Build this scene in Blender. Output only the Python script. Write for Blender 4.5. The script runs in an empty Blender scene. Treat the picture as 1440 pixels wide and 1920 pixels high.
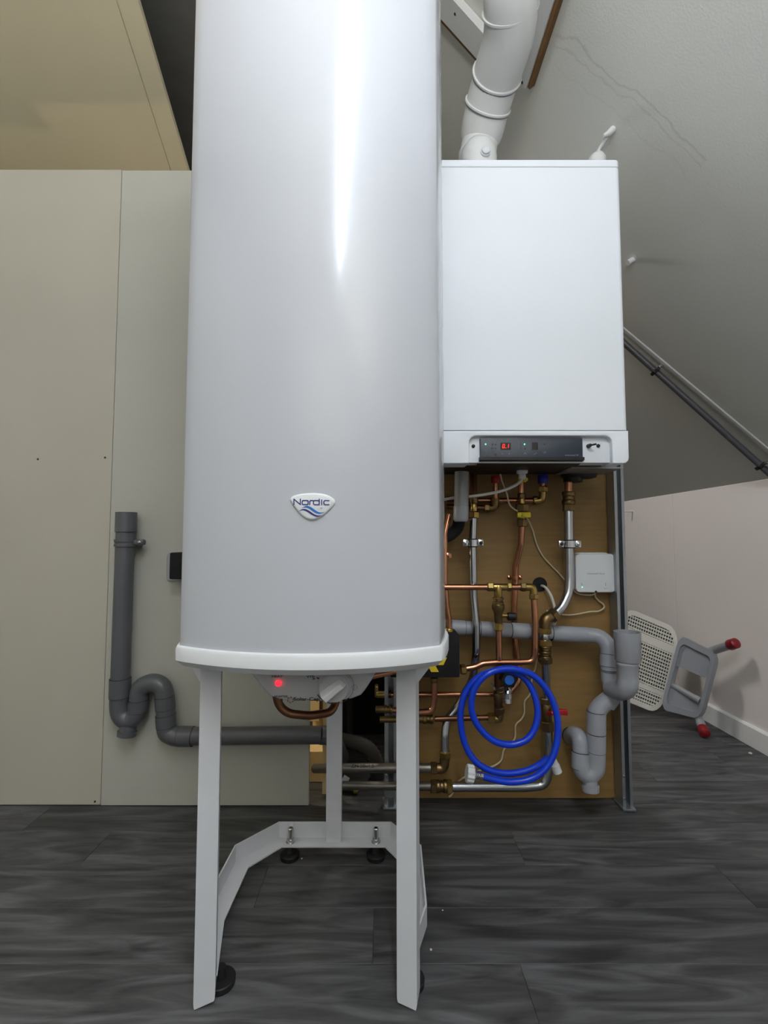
import bpy, bmesh, math, random
from mathutils import Vector, Matrix
random.seed(7)
S = bpy.context.scene
COL = S.collection
R = math.radians

# ------------------------------------------------------------------ camera, world, lamps, exposure
FPX = 880.0                     # focal length in pixels of the 1440x1920 frame
CAM_H = 0.745
PITCH = math.atan(51 / FPX)     # horizon at y = 1011
cam_d = bpy.data.cameras.new('camera'); cam = bpy.data.objects.new('camera', cam_d); COL.objects.link(cam)
cam_d.sensor_fit = 'VERTICAL'; cam_d.sensor_height = 36; cam_d.lens = FPX / 1920 * 36
cam_d.clip_start = 0.02
cam.location = (0, 0, CAM_H); cam.rotation_euler = (math.pi / 2 + PITCH, 0, 0)
S.camera = cam
w = bpy.data.worlds.new('world'); S.world = w; w.use_nodes = True
w.node_tree.nodes['Background'].inputs[0].default_value = (0.6, 0.65, 0.7, 1)
w.node_tree.nodes['Background'].inputs[1].default_value = 0.05
S.view_settings.view_transform = 'Standard'; S.view_settings.look = 'None'
S.view_settings.gamma = 1; S.view_settings.use_curve_mapping = False
S.view_settings.exposure = 0.0

def area(name, loc, size, size_y, power, rgb, rot):
    d = bpy.data.lights.new(name, 'AREA'); d.shape = 'RECTANGLE'; d.size = size; d.size_y = size_y
    d.energy = power; d.color = rgb
    o = bpy.data.objects.new(name, d); o.location = loc; o.rotation_euler = rot; COL.objects.link(o)
    return o
# unseen fill light added behind the camera, bounced off white slope and ceiling
area('bounce_fill', (-0.12, -1.0, 1.3), 0.4, 0.4, 48, (1.0, 0.98, 0.96), (R(180), R(8), 0))
# unseen fill light added behind the partition to brighten the knee wall
area('rear_fill', (0.22, 2.25, 2.12), 0.3, 0.3, 14, (1.0, 0.97, 0.94), (0, 0, 0))
def point(name, loc, power, rgb, rad):
    d = bpy.data.lights.new(name, 'POINT'); d.energy = power; d.color = rgb; d.shadow_soft_size = rad
    o = bpy.data.objects.new(name, d); o.location = loc; COL.objects.link(o); return o
# the long tube lamp overhead is built with the setting (its reflection is the bright streak on the heater)
TUBE = dict(a=(0.045, 0.30, 2.05), b=(0.135, -0.76, 2.05), watt=112.0)
# warm bulb in the space behind the partition
point('warm_bulb', (-0.52, 1.455, 0.75), 8.0, (1.0, 0.86, 0.62), 0.05)

# ------------------------------------------------------------------ helpers
def P(px, py, y):
    """point of the place seen at a pixel of the photograph, at depth y (metres in front of the lens)"""
    v = 960 - py; u = px - 720
    c, s = math.cos(PITCH), math.sin(PITCH)
    d = Vector((u, FPX * c - v * s, FPX * s + v * c))
    k = y / d.y
    return Vector((d.x * k, y, CAM_H + d.z * k))
def V(*a): return Vector(a)
def lin(c):
    if isinstance(c, str):
        c = [int(c[i:i + 2], 16) / 255 for i in (0, 2, 4)]
    return tuple(x / 12.92 if x <= 0.04045 else ((x + 0.055) / 1.055) ** 2.4 for x in c) + (1,)

def mat(name, rgb, rough=0.5, metal=0.0, var=0.0, vscale=8, bump=0.0, bscale=200, coat=0.0, spec=0.5, emit=0, stretch=(1, 1, 1), trans=0.0, alpha=1.0):
    m = bpy.data.materials.new(name); m.use_nodes = True
    nt = m.node_tree; b = nt.nodes['Principled BSDF']; L = nt.links.new
    b.inputs['Base Color'].default_value = lin(rgb)
    b.inputs['Roughness'].default_value = rough; b.inputs['Metallic'].default_value = metal
    b.inputs['Coat Weight'].default_value = coat; b.inputs['Coat Roughness'].default_value = 0.08
    b.inputs['Specular IOR Level'].default_value = spec
    b.inputs['Transmission Weight'].default_value = trans; b.inputs['Alpha'].default_value = alpha
    if emit:
        b.inputs['Emission Color'].default_value = lin(rgb); b.inputs['Emission Strength'].default_value = emit
    tc = nt.nodes.new('ShaderNodeTexCoord'); mp = nt.nodes.new('ShaderNodeMapping')
    mp.inputs['Scale'].default_value = stretch
    L(tc.outputs['Object'], mp.inputs[0])
    n = nt.nodes.new('ShaderNodeTexNoise'); n.inputs['Scale'].default_value = vscale; n.inputs['Detail'].default_value = 5
    L(mp.outputs[0], n.inputs[0])
    if var:
        hs = nt.nodes.new('ShaderNodeHueSaturation'); hs.inputs['Color'].default_value = lin(rgb)
        mr = nt.nodes.new('ShaderNodeMapRange'); mr.inputs[1].default_value = 0.25; mr.inputs[2].default_value = 0.75
        mr.inputs[3].default_value = 1 - var; mr.inputs[4].default_value = 1 + var
        L(n.outputs[0], mr.inputs[0]); L(mr.outputs[0], hs.inputs['Value']); L(hs.outputs[0], b.inputs['Base Color'])
    if bump:
        n2 = nt.nodes.new('ShaderNodeTexNoise'); n2.inputs['Scale'].default_value = bscale; n2.inputs['Detail'].default_value = 3
        bp = nt.nodes.new('ShaderNodeBump'); bp.inputs['Strength'].default_value = bump; bp.inputs['Distance'].default_value = 0.004
        L(mp.outputs[0], n2.inputs[0]); L(n2.outputs[0], bp.inputs['Height']); L(bp.outputs[0], b.inputs['Normal'])
    return m

M = {}
M['enamel'] = mat('white_enamel', 'b9bcc3', 0.2, var=0.01, vscale=3, bump=0.02, bscale=60, coat=0.3)
M['plastic_white'] = mat('white_plastic', 'd9dcdf', 0.35, var=0.01)
M['boiler_white'] = mat('boiler_white', 'eef3f9', 0.5, var=0.006, spec=0.35)
M['powder_white'] = mat('white_powder_coat', 'cfd2d8', 0.45, var=0.02, vscale=30)
M['pocket_white'] = mat('recess_white', 'dfe4ea', 0.3, var=0.01)
M['panel_grey'] = mat('control_face', 'b2b5b8', 0.4, var=0.01)
M['wallboard'] = mat('painted_wallboard', 'b0afa6', 0.62, var=0.03, vscale=4, bump=0.05, bscale=90)
M['wallboard_warm'] = mat('painted_wallboard_warm', 'b2ada0', 0.62, var=0.03, vscale=4, bump=0.05, bscale=90)
M['knee'] = mat('knee_wall_board', 'f0e8e3', 0.6, var=0.02, vscale=5)
M['base_white'] = mat('baseboard_white', 'ececea', 0.4, var=0.01)
M['ceil_beige'] = mat('beige_ceiling_board', 'b2a88c', 0.7, var=0.03, vscale=5, bump=0.05)
M['dark_void'] = mat('dark_void_shade', '6a6a66', 0.85, var=0.1)  # dark colour stands in for the lack of light in the roof void
M['plain_white'] = mat('plain_white', 'cfcdc6', 0.7, var=0.02)
M['ply'] = mat('brown_plywood', '8a6c3d', 0.55, var=0.16, vscale=5, bump=0.05, bscale=40, stretch=(1.5, 1, 14))
M['timber'] = mat('pale_timber', 'dcc596', 0.7, var=0.1, vscale=8, stretch=(6, 6, 1))
M['raw_wood'] = mat('raw_wood_edge', '7a5a36', 0.8, var=0.15, vscale=40)
M['pvc_dark'] = mat('dark_grey_pvc', '55565a', 0.38, var=0.03)
M['pvc'] = mat('grey_pvc', '979aa0', 0.38, var=0.03)
M['duct'] = mat('dark_duct', '4d4a44', 0.6, var=0.08)
M['steel'] = mat('zinc_steel', 'b9bdc2', 0.22, 1.0, var=0.05, vscale=20)
M['galv'] = mat('galvanised_steel', 'a3a8ad', 0.4, 0.85, var=0.12, vscale=25)
M['steel_dull'] = mat('dull_steel', '807c76', 0.4, 0.8, var=0.08, vscale=25)
M['copper'] = mat('copper', 'c38a6c', 0.26, 1.0, var=0.14, vscale=16)
M['copper_dark'] = mat('brown_copper', '805a44', 0.4, 1.0, var=0.2, vscale=20)
M['brass'] = mat('brass', 'b2975a', 0.28, 1.0, var=0.15, vscale=30)
M['bronze'] = mat('dull_brass', '7f6a48', 0.38, 1.0, var=0.2, vscale=40)
M['chrome'] = mat('chrome', 'd5d8dc', 0.08, 1.0, var=0.02)
M['black'] = mat('black_plastic', '0f1011', 0.45, var=0.05)
M['foam_and_shade_black'] = mat('foam_and_shade_black', '0d0d0f', 0.85, var=0.1, bump=0.15, bscale=120)  # black foam, and painted shade for the gap and board holes
M['rubber'] = mat('black_rubber', '121214', 0.6, var=0.05)
M['panel_dark'] = mat('dark_control_panel', '2b3340', 0.35, var=0.02)
M['yellow'] = mat('yellow_print', 'e0c01c', 0.5, var=0.02)
M['yellow_plastic'] = mat('yellow_plastic', 'd6c71e', 0.4, var=0.02)
M['red_plastic'] = mat('red_plastic', 'a81620', 0.4, var=0.03)
M['dark_red'] = mat('dark_red_rubber', '8a1822', 0.35, var=0.05)
M['blue_hose'] = mat('blue_hose', '0a3ccb', 0.28, var=0.04, vscale=30)
M['blue_plastic'] = mat('blue_plastic', '1f22a8', 0.4, var=0.03)
M['blue_cap'] = mat('light_blue_cap', '2477e6', 0.45, var=0.02)
M['navy'] = mat('navy_print', '2a2a70', 0.4, var=0.01)
M['azure'] = mat('azure_print', '1468b8', 0.4, var=0.01)
M['ink'] = mat('dark_print', '2b2b2e', 0.5, var=0.01)
M['ink_grey'] = mat('grey_print', '83878e', 0.5, var=0.01)
M['ink_red'] = mat('red_print', '8a2f34', 0.5, var=0.01)
M['ink_brown'] = mat('brown_print', '8a5a3c', 0.5, var=0.01)
M['ink_light'] = mat('light_print', 'a9b0b8', 0.5, var=0.01)
M['white_cable'] = mat('white_cable', 'cfcfc8', 0.45, var=0.02)
M['cream_cable'] = mat('cream_cable', 'cbbf9f', 0.45, var=0.03)
M['clear_grey'] = mat('cloudy_clear_plastic', '8f9192', 0.3, var=0.02)
M['flue_white'] = mat('flue_white', 'dcdedd', 0.35, var=0.015)
M['paint_white'] = mat('brushed_white_paint', 'cfd0cf', 0.5, var=0.05, vscale=12, bump=0.1, bscale=30)
M['stool_white'] = mat('stool_white', 'e6e4da', 0.4, var=0.02)
M['stool_grey'] = mat('stool_grey', '9a9ea4', 0.4, var=0.03)
M['stool_leg'] = mat('stool_leg_grey', 'a9abb0', 0.3, 0.3, var=0.03)
M['red_led'] = mat('red_light', 'ff1020', 0.4, emit=6)
M['red_glow'] = mat('red_digits', 'ff2018', 0.4, emit=3)
M['green_led'] = mat('green_light', '60ffb0', 0.4, emit=3)
M['screw'] = mat('dark_screw', '3a3630', 0.5, 0.6, var=0.05)
M['screw_steel'] = mat('bright_screw', 'c8c8c8', 0.25, 1.0, var=0.05)
M['crumb'] = mat('pale_crumb', 'c9c4b8', 0.8, var=0.1)

# sloped ceiling: rolled paint with a brown water stain running across it
def slope_material(a, b, nrm):
    m = mat('rolled_ceiling_paint', 'b9bab3', 0.6, bump=0.16, bscale=210)
    nt = m.node_tree; L = nt.links.new; bs = nt.nodes['Principled BSDF']
    tc = nt.nodes.new('ShaderNodeTexCoord')
    d = (b - a); ln = d.length; d = d.normalized(); q = nrm.cross(d).normalized()
    sub = nt.nodes.new('ShaderNodeVectorMath'); sub.operation = 'SUBTRACT'; sub.inputs[1].default_value = a
    L(tc.outputs['Object'], sub.inputs[0])
    def dot(v):
        n = nt.nodes.new('ShaderNodeVectorMath'); n.operation = 'DOT_PRODUCT'; n.inputs[1].default_value = v
        L(sub.outputs[0], n.inputs[0]); return n.outputs['Value']
    def mth(op, x, y=None, z=None):
        n = nt.nodes.new('ShaderNodeMath'); n.operation = op
        for i, k in enumerate((x, y, z)):
            if k is None: continue
            if isinstance(k, (int, float)): n.inputs[i].default_value = k
            else: L(k, n.inputs[i])
        return n.outputs[0]
    nz = nt.nodes.new('ShaderNodeTexNoise'); nz.inputs['Scale'].default_value = 9; nz.inputs['Detail'].default_value = 6
    L(tc.outputs['Object'], nz.inputs[0])
    wob = mth('MULTIPLY', mth('SUBTRACT', nz.outputs[0], 0.5), 0.09)
    t, e = dot(d), dot(q)
    tot = None
    for off, wid, amt in ((0.0, 0.005, 0.22), (0.022, 0.0035, 0.16), (0.065, 0.004, 0.07)):
        dist = mth('ABSOLUTE', mth('ADD', mth('ADD', e, wob), off))
        k = mth('MULTIPLY', mth('SUBTRACT', 1.0, mth('MINIMUM', mth('DIVIDE', dist, wid), 1.0)), amt)
        tot = k if tot is None else mth('MAXIMUM', tot, k)
    rng = mth('MULTIPLY', mth('GREATER_THAN', t, 0.0), mth('LESS_THAN', t, ln))
    f = mth('MULTIPLY', tot, rng)
    n2 = nt.nodes.new('ShaderNodeTexNoise'); n2.inputs['Scale'].default_value = 3; L(tc.outputs['Object'], n2.inputs[0])
    base = nt.nodes.new('ShaderNodeMix'); base.data_type = 'RGBA'
    base.inputs['A'].default_value = lin('d2d3cb'); base.inputs['B'].default_value = lin('dcddd6'); L(n2.outputs[0], base.inputs['Factor'])
    mix = nt.nodes.new('ShaderNodeMix'); mix.data_type = 'RGBA'
    L(f, mix.inputs['Factor']); L(base.outputs['Result'], mix.inputs['A']); mix.inputs['B'].default_value = lin('8a7050')
    L(mix.outputs['Result'], bs.inputs['Base Color'])
    return m

# dark grey wood-look vinyl planks, a tone of its own for every plank
def plank_material():
    m = bpy.data.materials.new('grey_vinyl_plank'); m.use_nodes = True
    nt = m.node_tree; L = nt.links.new; b = nt.nodes['Principled BSDF']
    tc = nt.nodes.new('ShaderNodeTexCoord'); oi = nt.nodes.new('ShaderNodeObjectInfo')
    add = nt.nodes.new('ShaderNodeVectorMath'); add.operation = 'MULTIPLY_ADD'
    add.inputs[1].default_value = (1, 1, 1)
    sc = nt.nodes.new('ShaderNodeVectorMath'); sc.operation = 'SCALE'; sc.inputs[0].default_value = (7.3, 3.1, 5.7)
    L(oi.outputs['Random'], sc.inputs['Scale']); L(tc.outputs['Object'], add.inputs[0]); L(sc.outputs[0], add.inputs[2])
    mp = nt.nodes.new('ShaderNodeMapping'); mp.inputs['Scale'].default_value = (1.3, 9, 1); L(add.outputs[0], mp.inputs[0])
    n1 = nt.nodes.new('ShaderNodeTexNoise'); n1.inputs['Scale'].default_value = 2.2; n1.inputs['Detail'].default_value = 6; n1.inputs['Distortion'].default_value = 2.2
    L(mp.outputs[0], n1.inputs[0])
    mp2 = nt.nodes.new('ShaderNodeMapping'); mp2.inputs['Scale'].default_value = (6, 120, 1); L(add.outputs[0], mp2.inputs[0])
    n2 = nt.nodes.new('ShaderNodeTexNoise'); n2.inputs['Scale'].default_value = 2; n2.inputs['Detail'].default_value = 4; L(mp2.outputs[0], n2.inputs[0])
    cr = nt.nodes.new('ShaderNodeValToRGB'); e = cr.color_ramp.elements
    e[0].position = 0.33; e[0].color = lin('323234'); e[1].position = 0.68; e[1].color = lin('636365')
    mid = cr.color_ramp.elements.new(0.5); mid.color = lin('4a4a4b')
    mx = nt.nodes.new('ShaderNodeMix'); mx.inputs['Factor'].default_value = 0.13
    L(n1.outputs[0], mx.inputs['A']); L(n2.outputs[0], mx.inputs['B']); L(mx.outputs['Result'], cr.inputs[0])
    hs = nt.nodes.new('ShaderNodeHueSaturation'); mr = nt.nodes.new('ShaderNodeMapRange')
    mr.inputs[3].default_value = 0.8; mr.inputs[4].default_value = 1.18
    L(oi.outputs['Random'], mr.inputs[0]); L(mr.outputs[0], hs.inputs['Value']); L(cr.outputs[0], hs.inputs['Color'])
    L(hs.outputs[0], b.inputs['Base Color'])
    b.inputs['Roughness'].default_value = 0.48; b.inputs['Specular IOR Level'].default_value = 0.4
    bp = nt.nodes.new('ShaderNodeBump'); bp.inputs['Strength'].default_value = 0.12; bp.inputs['Distance'].default_value = 0.002
    L(n2.outputs[0], bp.inputs['Height']); L(bp.outputs[0], b.inputs['Normal'])
    return m
M['plank'] = plank_material()

# ------------------------------------------------------------------ mesh builders
class MB:
    def __init__(s): s.v = []; s.f = []
    def add(s, vs, fs):
        o = len(s.v); s.v += [Vector(x) for x in vs]; s.f += [tuple(i + o for i in f) for f in fs]; return s
    def box(s, c, d, rot=None, bev=0.0):
        hx, hy, hz = d[0] / 2, d[1] / 2, d[2] / 2
        b = min(bev, hx * .9, hy * .9, hz * .9)
        c = Vector(c); rot = rot or Matrix.Identity(3)
        if b <= 0:
            vs = [c + rot @ Vector((x, y, z)) for x in (-hx, hx) for y in (-hy, hy) for z in (-hz, hz)]
            return s.add(vs, [(0, 1, 3, 2), (4, 6, 7, 5), (0, 4, 5, 1), (2, 3, 7, 6), (0, 2, 6, 4), (1, 5, 7, 3)])
        bm = bmesh.new(); bmesh.ops.create_cube(bm, size=1)
        for v in bm.verts: v.co = Vector((v.co.x * d[0], v.co.y * d[1], v.co.z * d[2]))
        bmesh.ops.bevel(bm, geom=bm.edges[:], offset=b, segments=2, profile=0.5, affect='EDGES')
        bm.verts.index_update()
        vs = [c + rot @ v.co for v in bm.verts]; fs = [[v.index for v in f.verts] for f in bm.faces]; bm.free()
        return s.add(vs, fs)
    def tube(s, pts, r, seg=14, caps=True, inner=None):
        pts = [Vector(p) for p in pts]; n = len(pts)
        rr = r if isinstance(r, (list, tuple)) else [r] * n
        tg = []
        for i in range(n):
            a = pts[max(i - 1, 0)]; b = pts[min(i + 1, n - 1)]; tg.append((b - a).normalized())
        u = tg[0].orthogonal().normalized(); rings = []
        for i in range(n):
            u = (u - tg[i] * u.dot(tg[i])).normalized(); w_ = tg[i].cross(u)
            rings.append([pts[i] + (u * math.cos(2 * math.pi * k / seg) + w_ * math.sin(2 * math.pi * k / seg)) * rr[i] for k in range(seg)])
        vs = [p for rg in rings for p in rg]; fs = []
        for i in range(n - 1):
            for k in range(seg):
                a = i * seg + k; b = i * seg + (k + 1) % seg
                fs.append((a, b, b + seg, a + seg))
        if caps:
            fs.append(tuple(range(seg - 1, -1, -1))); fs.append(tuple((n - 1) * seg + k for k in range(seg)))
        return s.add(vs, fs)
    def lathe(s, p, d, prof, seg=20, phase=0.0):
        """prof: (distance along d, radius)"""
        p = Vector(p); d = Vector(d).normalized(); u = d.orthogonal().normalized(); w_ = d.cross(u)
        vs = []; fs = []; n = len(prof)
        for t, r in prof:
            for k in range(seg):
                a = 2 * math.pi * k / seg + phase
                vs.append(p + d * t + (u * math.cos(a) + w_ * math.sin(a)) * max(r, 1e-5))
        for i in range(n - 1):
            for k in range(seg):
                a = i * seg + k; b = i * seg + (k + 1) % seg
                fs.append((a, b, b + seg, a + seg))
        if prof[0][1] > 1e-4: fs.append(tuple(range(seg - 1, -1, -1)))
        if prof[-1][1] > 1e-4: fs.append(tuple((n - 1) * seg + k for k in range(seg)))
        return s.add(vs, fs)
    def loft(s, loops, cap0=True, cap1=True):
        m = len(loops[0]); vs = [p for l in loops for p in l]; fs = []
        for i in range(len(loops) - 1):
            for k in range(m):
                a = i * m + k; b = i * m + (k + 1) % m
                fs.append((a, b, b + m, a + m))
        if cap0: fs.append(tuple(range(m - 1, -1, -1)))
        if cap1: fs.append(tuple((len(loops) - 1) * m + k for k in range(m)))
        return s.add(vs, fs)

def offset_poly(poly, d):
    """inset of a 2D polygon by d (counter-clockwise = inward)"""
    n = len(poly); out = []
    ar = sum(poly[i][0] * poly[(i + 1) % n][1] - poly[(i + 1) % n][0] * poly[i][1] for i in range(n))
    sg = 1 if ar > 0 else -1
    for i in range(n):
        a, b, c = Vector(poly[i - 1]), Vector(poly[i]), Vector(poly[(i + 1) % n])
        e1 = (b - a).normalized(); e2 = (c - b).normalized()
        n1 = Vector((-e1.y, e1.x)) * sg; n2 = Vector((-e2.y, e2.x)) * sg
        k = n1 + n2
        if k.length < 1e-6: out.append(tuple(b + n1 * d)); continue
        k = k.normalized(); den = max(k.dot(n1), 0.35)
        out.append(tuple(b + k * (d / den)))
    return out
def rrect(x0, z0, x1, z1, r, n=5):
    """rounded rectangle, r = one radius or (bl, br, tr, tl)"""
    r = r if isinstance(r, (list, tuple)) else (r,) * 4
    out = []
    for (cx, cz, a0, q) in ((x0 + r[0], z0 + r[0], 180, r[0]), (x1 - r[1], z0 + r[1], 270, r[1]), (x1 - r[2], z1 - r[2], 0, r[2]), (x0 + r[3], z1 - r[3], 90, r[3])):
        if q <= 0: out.append((cx, cz)); continue
        for k in range(n + 1):
            a = R(a0 + 90 * k / n); out.append((cx + q * math.cos(a), cz + q * math.sin(a)))
    return out
def prism(mb, poly, y0, y1, bev=0.0, basis=None, steps=3):
    """extrude a polygon given in (x, z) from depth y0 (front) to y1 (back), rounded front rim"""
    f = basis or (lambda x, y, z: Vector((x, y, z)))
    loops = []
    if bev:
        for k in range(steps + 1):
            a = R(90 * k / steps)
            pl = offset_poly(poly, bev * (1 - math.sin(a)))
            loops.append([f(x, y0 + bev * (1 - math.cos(a)), z) for x, z in pl])
    else: loops.append([f(x, y0, z) for x, z in poly])
    loops.append([f(x, y1, z) for x, z in poly])
    mb.loft(loops)
    return mb

def fillet(pts, rad, n=6):
    pts = [Vector(p) for p in pts]; out = [pts[0]]
    for i in range(1, len(pts) - 1):
        a, b, c = pts[i - 1], pts[i], pts[i + 1]
        d1 = (a - b); d2 = (c - b); l1, l2 = d1.length, d2.length; d1.normalize(); d2.normalize()
        ang = d1.angle(d2); t = min(rad / max(math.tan(ang / 2), 0.05), l1 * .48, l2 * .48)
        p0, p2 = b + d1 * t, b + d2 * t
        for k in range(n + 1):
            q = k / n; out.append(p0 * (1 - q) ** 2 + b * 2 * q * (1 - q) + p2 * q * q)
    out.append(pts[-1]); return out
def catmull(pts, n=8):
    pts = [Vector(p) for p in pts]; e = [pts[0] * 2 - pts[1]] + pts + [pts[-1] * 2 - pts[-2]]; out = []
    for i in range(1, len(e) - 2):
        p0, p1, p2, p3 = e[i - 1:i + 3]
        for k in range(n):
            t = k / n
            out.append(0.5 * ((2 * p1) + (p2 - p0) * t + (2 * p0 - 5 * p1 + 4 * p2 - p3) * t * t + (3 * p1 - p0 - 3 * p2 + p3) * t ** 3))
    out.append(pts[-1]); return out

def root_loc(o):
    while o.parent: o = o.parent
    return o.location.copy()
def build(name, mb, m, parent=None, smooth=True, origin=None, angle=38):
    me = bpy.data.meshes.new(name)
    if parent is not None: org = root_loc(parent)
    elif origin is not None: org = Vector(origin)
    else:
        xs = [v.x for v in mb.v]; ys = [v.y for v in mb.v]; zs = [v.z for v in mb.v]
        org = Vector(((min(xs) + max(xs)) / 2, (min(ys) + max(ys)) / 2, min(zs)))
    me.from_pydata([tuple(v - org) for v in mb.v], [], mb.f)
    bm = bmesh.new(); bm.from_mesh(me); bmesh.ops.remove_doubles(bm, verts=bm.verts, dist=1e-6)
    bmesh.ops.recalc_face_normals(bm, faces=bm.faces); bm.to_mesh(me); bm.free()
    if smooth:
        me.shade_smooth(); me.set_sharp_from_angle(angle=R(angle))
    me.materials.append(m)
    o = bpy.data.objects.new(name, me); COL.objects.link(o)
    if parent is not None: o.parent = parent
    else: o.location = org
    return o
def tag(o, label=None, cat=None, group=None, kind=None):
    if label: o['label'] = label
    if cat: o['category'] = cat
    if group: o['group'] = group
    if kind: o['kind'] = kind
    return o
def thing(name, label, cat, loc, group=None):
    o = bpy.data.objects.new(name, None); o.empty_display_size = 0.05; COL.objects.link(o); o.location = loc
    return tag(o, label, cat, group)
def struct(name, loc=None, mb=None, m=None, label=None):
    if mb is None:
        o = bpy.data.objects.new(name, None); COL.objects.link(o); o.location = loc or (0, 0, 0)
    else: o = build(name, mb, m, origin=loc or (0, 0, 0))
    o['kind'] = 'structure'
    if label: o['label'] = label
    return o

def text_part(name, s, size, org, right, up, m, parent, sx=1.0, align='CENTER', depth=0.0003, bold=0.0):
    c = bpy.data.curves.new('t', 'FONT'); c.body = s; c.size = 1; c.align_x = align; c.align_y = 'CENTER'; c.extrude = 0; c.offset = bold
    t = bpy.data.objects.new('t', c)
    me = bpy.data.meshes.new_from_object(t)
    right = Vector(right).normalized(); up = Vector(up).normalized()
    mb = MB(); nrm = right.cross(up)
    vs = [Vector(org) + right * v.co.x * size * sx + up * v.co.y * size + nrm * depth for v in me.vertices]
    mb.add(vs, [tuple(p.vertices) for p in me.polygons])
    bpy.data.objects.remove(t); bpy.data.curves.remove(c); bpy.data.meshes.remove(me)
    return build(name, mb, m, parent, smooth=False)
def strokes(mb, lines, wdt, f):
    """flat pen strokes: lines = list of 2D polylines, f maps (x, y) onto the surface"""
    for ln in lines:
        for i in range(len(ln) - 1):
            a, b = Vector(ln[i]), Vector(ln[i + 1]); d = (b - a).normalized(); n = Vector((-d.y, d.x)) * wdt / 2
            e = d * wdt / 2 * 0.9
            mb.add([f(*(a - e + n)), f(*(b + e + n)), f(*(b + e - n)), f(*(a - e - n))], [(0, 1, 2, 3)])
    return mb

# ================================================================== THE SETTING
X_KNEE, Z_KNEE, TAN = 1.33, 0.955, 1.20
Y0, Y1, XL, ZC = -1.8, 2.95, -2.0, 2.62
def slope_at(px, py):
    a = P(px, py, 1.0); d = (a - Vector((0, 0, CAM_H)))
    # CAM_H + d.z t = Z_KNEE + TAN (X_KNEE - d.x t)
    t = (Z_KNEE + TAN * X_KNEE - CAM_H) / (d.z + TAN * d.x)
    return Vector((0, 0, CAM_H)) + d * t
SN = Vector((-TAN, 0, -1)).normalized()         # slope normal, into the room
def on_slope(px, py, h=0.0): return slope_at(px, py) + SN * h

# floor: screed below, single planks where the photograph shows them
floor = struct('floor', (0, 0, 0), MB().box((( XL + 1.5) / 2, (Y0 + Y1) / 2, -0.018), (1.5 - XL, Y1 - Y0, 0.02)), M['plank'])
PW, PL = 0.125, 1.02
offs = {-1: 0.239, 0: -0.02, 1: 0.756, 2: 0.324}
plank_me = {}
def plank(x0, x1, y0, z=0.0):
    L_ = round(x1 - x0, 4)
    key = L_
    if key not in plank_me:
        mb = MB().box((0, 0, -0.004), (L_ - 0.0008, PW - 0.0008, 0.008), bev=0.0)
        # a tiny bevelled top rim
        hx, hy = (L_ - 0.0005) / 2, (PW - 0.0005) / 2; b = 0.0004
        mb = MB().loft([[Vector((sx * hx, sy * hy, -0.008)) for sx, sy in ((-1, -1), (1, -1), (1, 1), (-1, 1))],
                        [Vector((sx * hx, sy * hy, -b)) for sx, sy in ((-1, -1), (1, -1), (1, 1), (-1, 1))],
                        [Vector((sx * (hx - b), sy * (hy - b), 0)) for sx, sy in ((-1, -1), (1, -1), (1, 1), (-1, 1))]])
        o = build('plank', mb, M['plank'], parent=floor, smooth=False); plank_me[key] = o.data
    else:
        o = bpy.data.objects.new('plank', plank_me[key]); COL.objects.link(o); o.parent = floor
    o.location = ((x0 + x1) / 2, y0 + PW / 2, z)
for k in range(-8, 14):
    y0 = 0.870 + PW * k
    off = offs.get(k, random.uniform(0, PL))
    xs = off - PL * math.ceil((off - XL) / PL)
    while xs < X_KNEE - 0.01:
        a, b = max(xs, XL), min(xs + PL, X_KNEE)
        if b - a > 0.02: plank(a, b, y0)
        xs += PL

# sloped ceiling (with thickness), flat ceiling, other walls
x_top = X_KNEE - (ZC - Z_KNEE) / TAN
sa, sb = slope_at(1045, 55), slope_at(1325, 300)
M['slope'] = slope_material(sa, sb, SN)
def slab(mb, pts, off):
    a = [Vector(p) for p in pts]; b = [p + Vector(off) for p in a]; n = len(a)
    mb.loft([a, b]); return mb
struct('ceiling', mb=slab(MB(), [(X_KNEE + 0.1, Y0, Z_KNEE - 0.12), (X_KNEE + 0.1, Y1, Z_KNEE - 0.12), (x_top, Y1, ZC), (x_top, Y0, ZC)], -SN * 0.05), m=M['slope'])
struct('ceiling_flat', mb=MB().box(((XL + x_top) / 2, (Y0 + 0.9) / 2, ZC + 0.02), (x_top - XL + 0.1, 0.9 - Y0, 0.04)), m=M['plain_white'])
struct('ceiling_rear', mb=MB().box(((XL + x_top) / 2, (0.9 + Y1) / 2, ZC + 0.02), (x_top - XL + 0.1, Y1 - 0.9, 0.04)), m=M['dark_void'])
struct('wall_left', mb=MB().box((XL - 0.03, (Y0 + Y1) / 2, ZC / 2), (0.06, Y1 - Y0, ZC)), m=M['plain_white'])
struct('wall_front', mb=MB().box((-0.3, Y0 - 0.03, ZC / 2), (3.6, 0.06, ZC)), m=M['plain_white'])
struct('wall_rear', mb=MB().box((-0.3, Y1 + 0.03, ZC / 2), (3.6, 0.06, ZC)), m=M['dark_void'])

# tube lamp under the flat ceiling
tl_ = thing('tube_lamp', 'long white tube lamp hanging overhead in front of the heater', 'lamp', (0.09, -0.23, 2.05))
ta, tb = Vector(TUBE['a']), Vector(TUBE['b'])
M['tube_glow'] = mat('lit_tube', 'e8f1ff', 0.5, emit=TUBE['watt'])
build('tube', MB().tube([ta, tb], .016, 16), M['tube_glow'], tl_)
for e_ in (ta, tb):
    build('end_cap', MB().lathe(e_, (e_ - (ta + tb) / 2), [(-.001, .018), (.02, .018), (.021, .001)], 16), M['plastic_white'], tl_)

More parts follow.
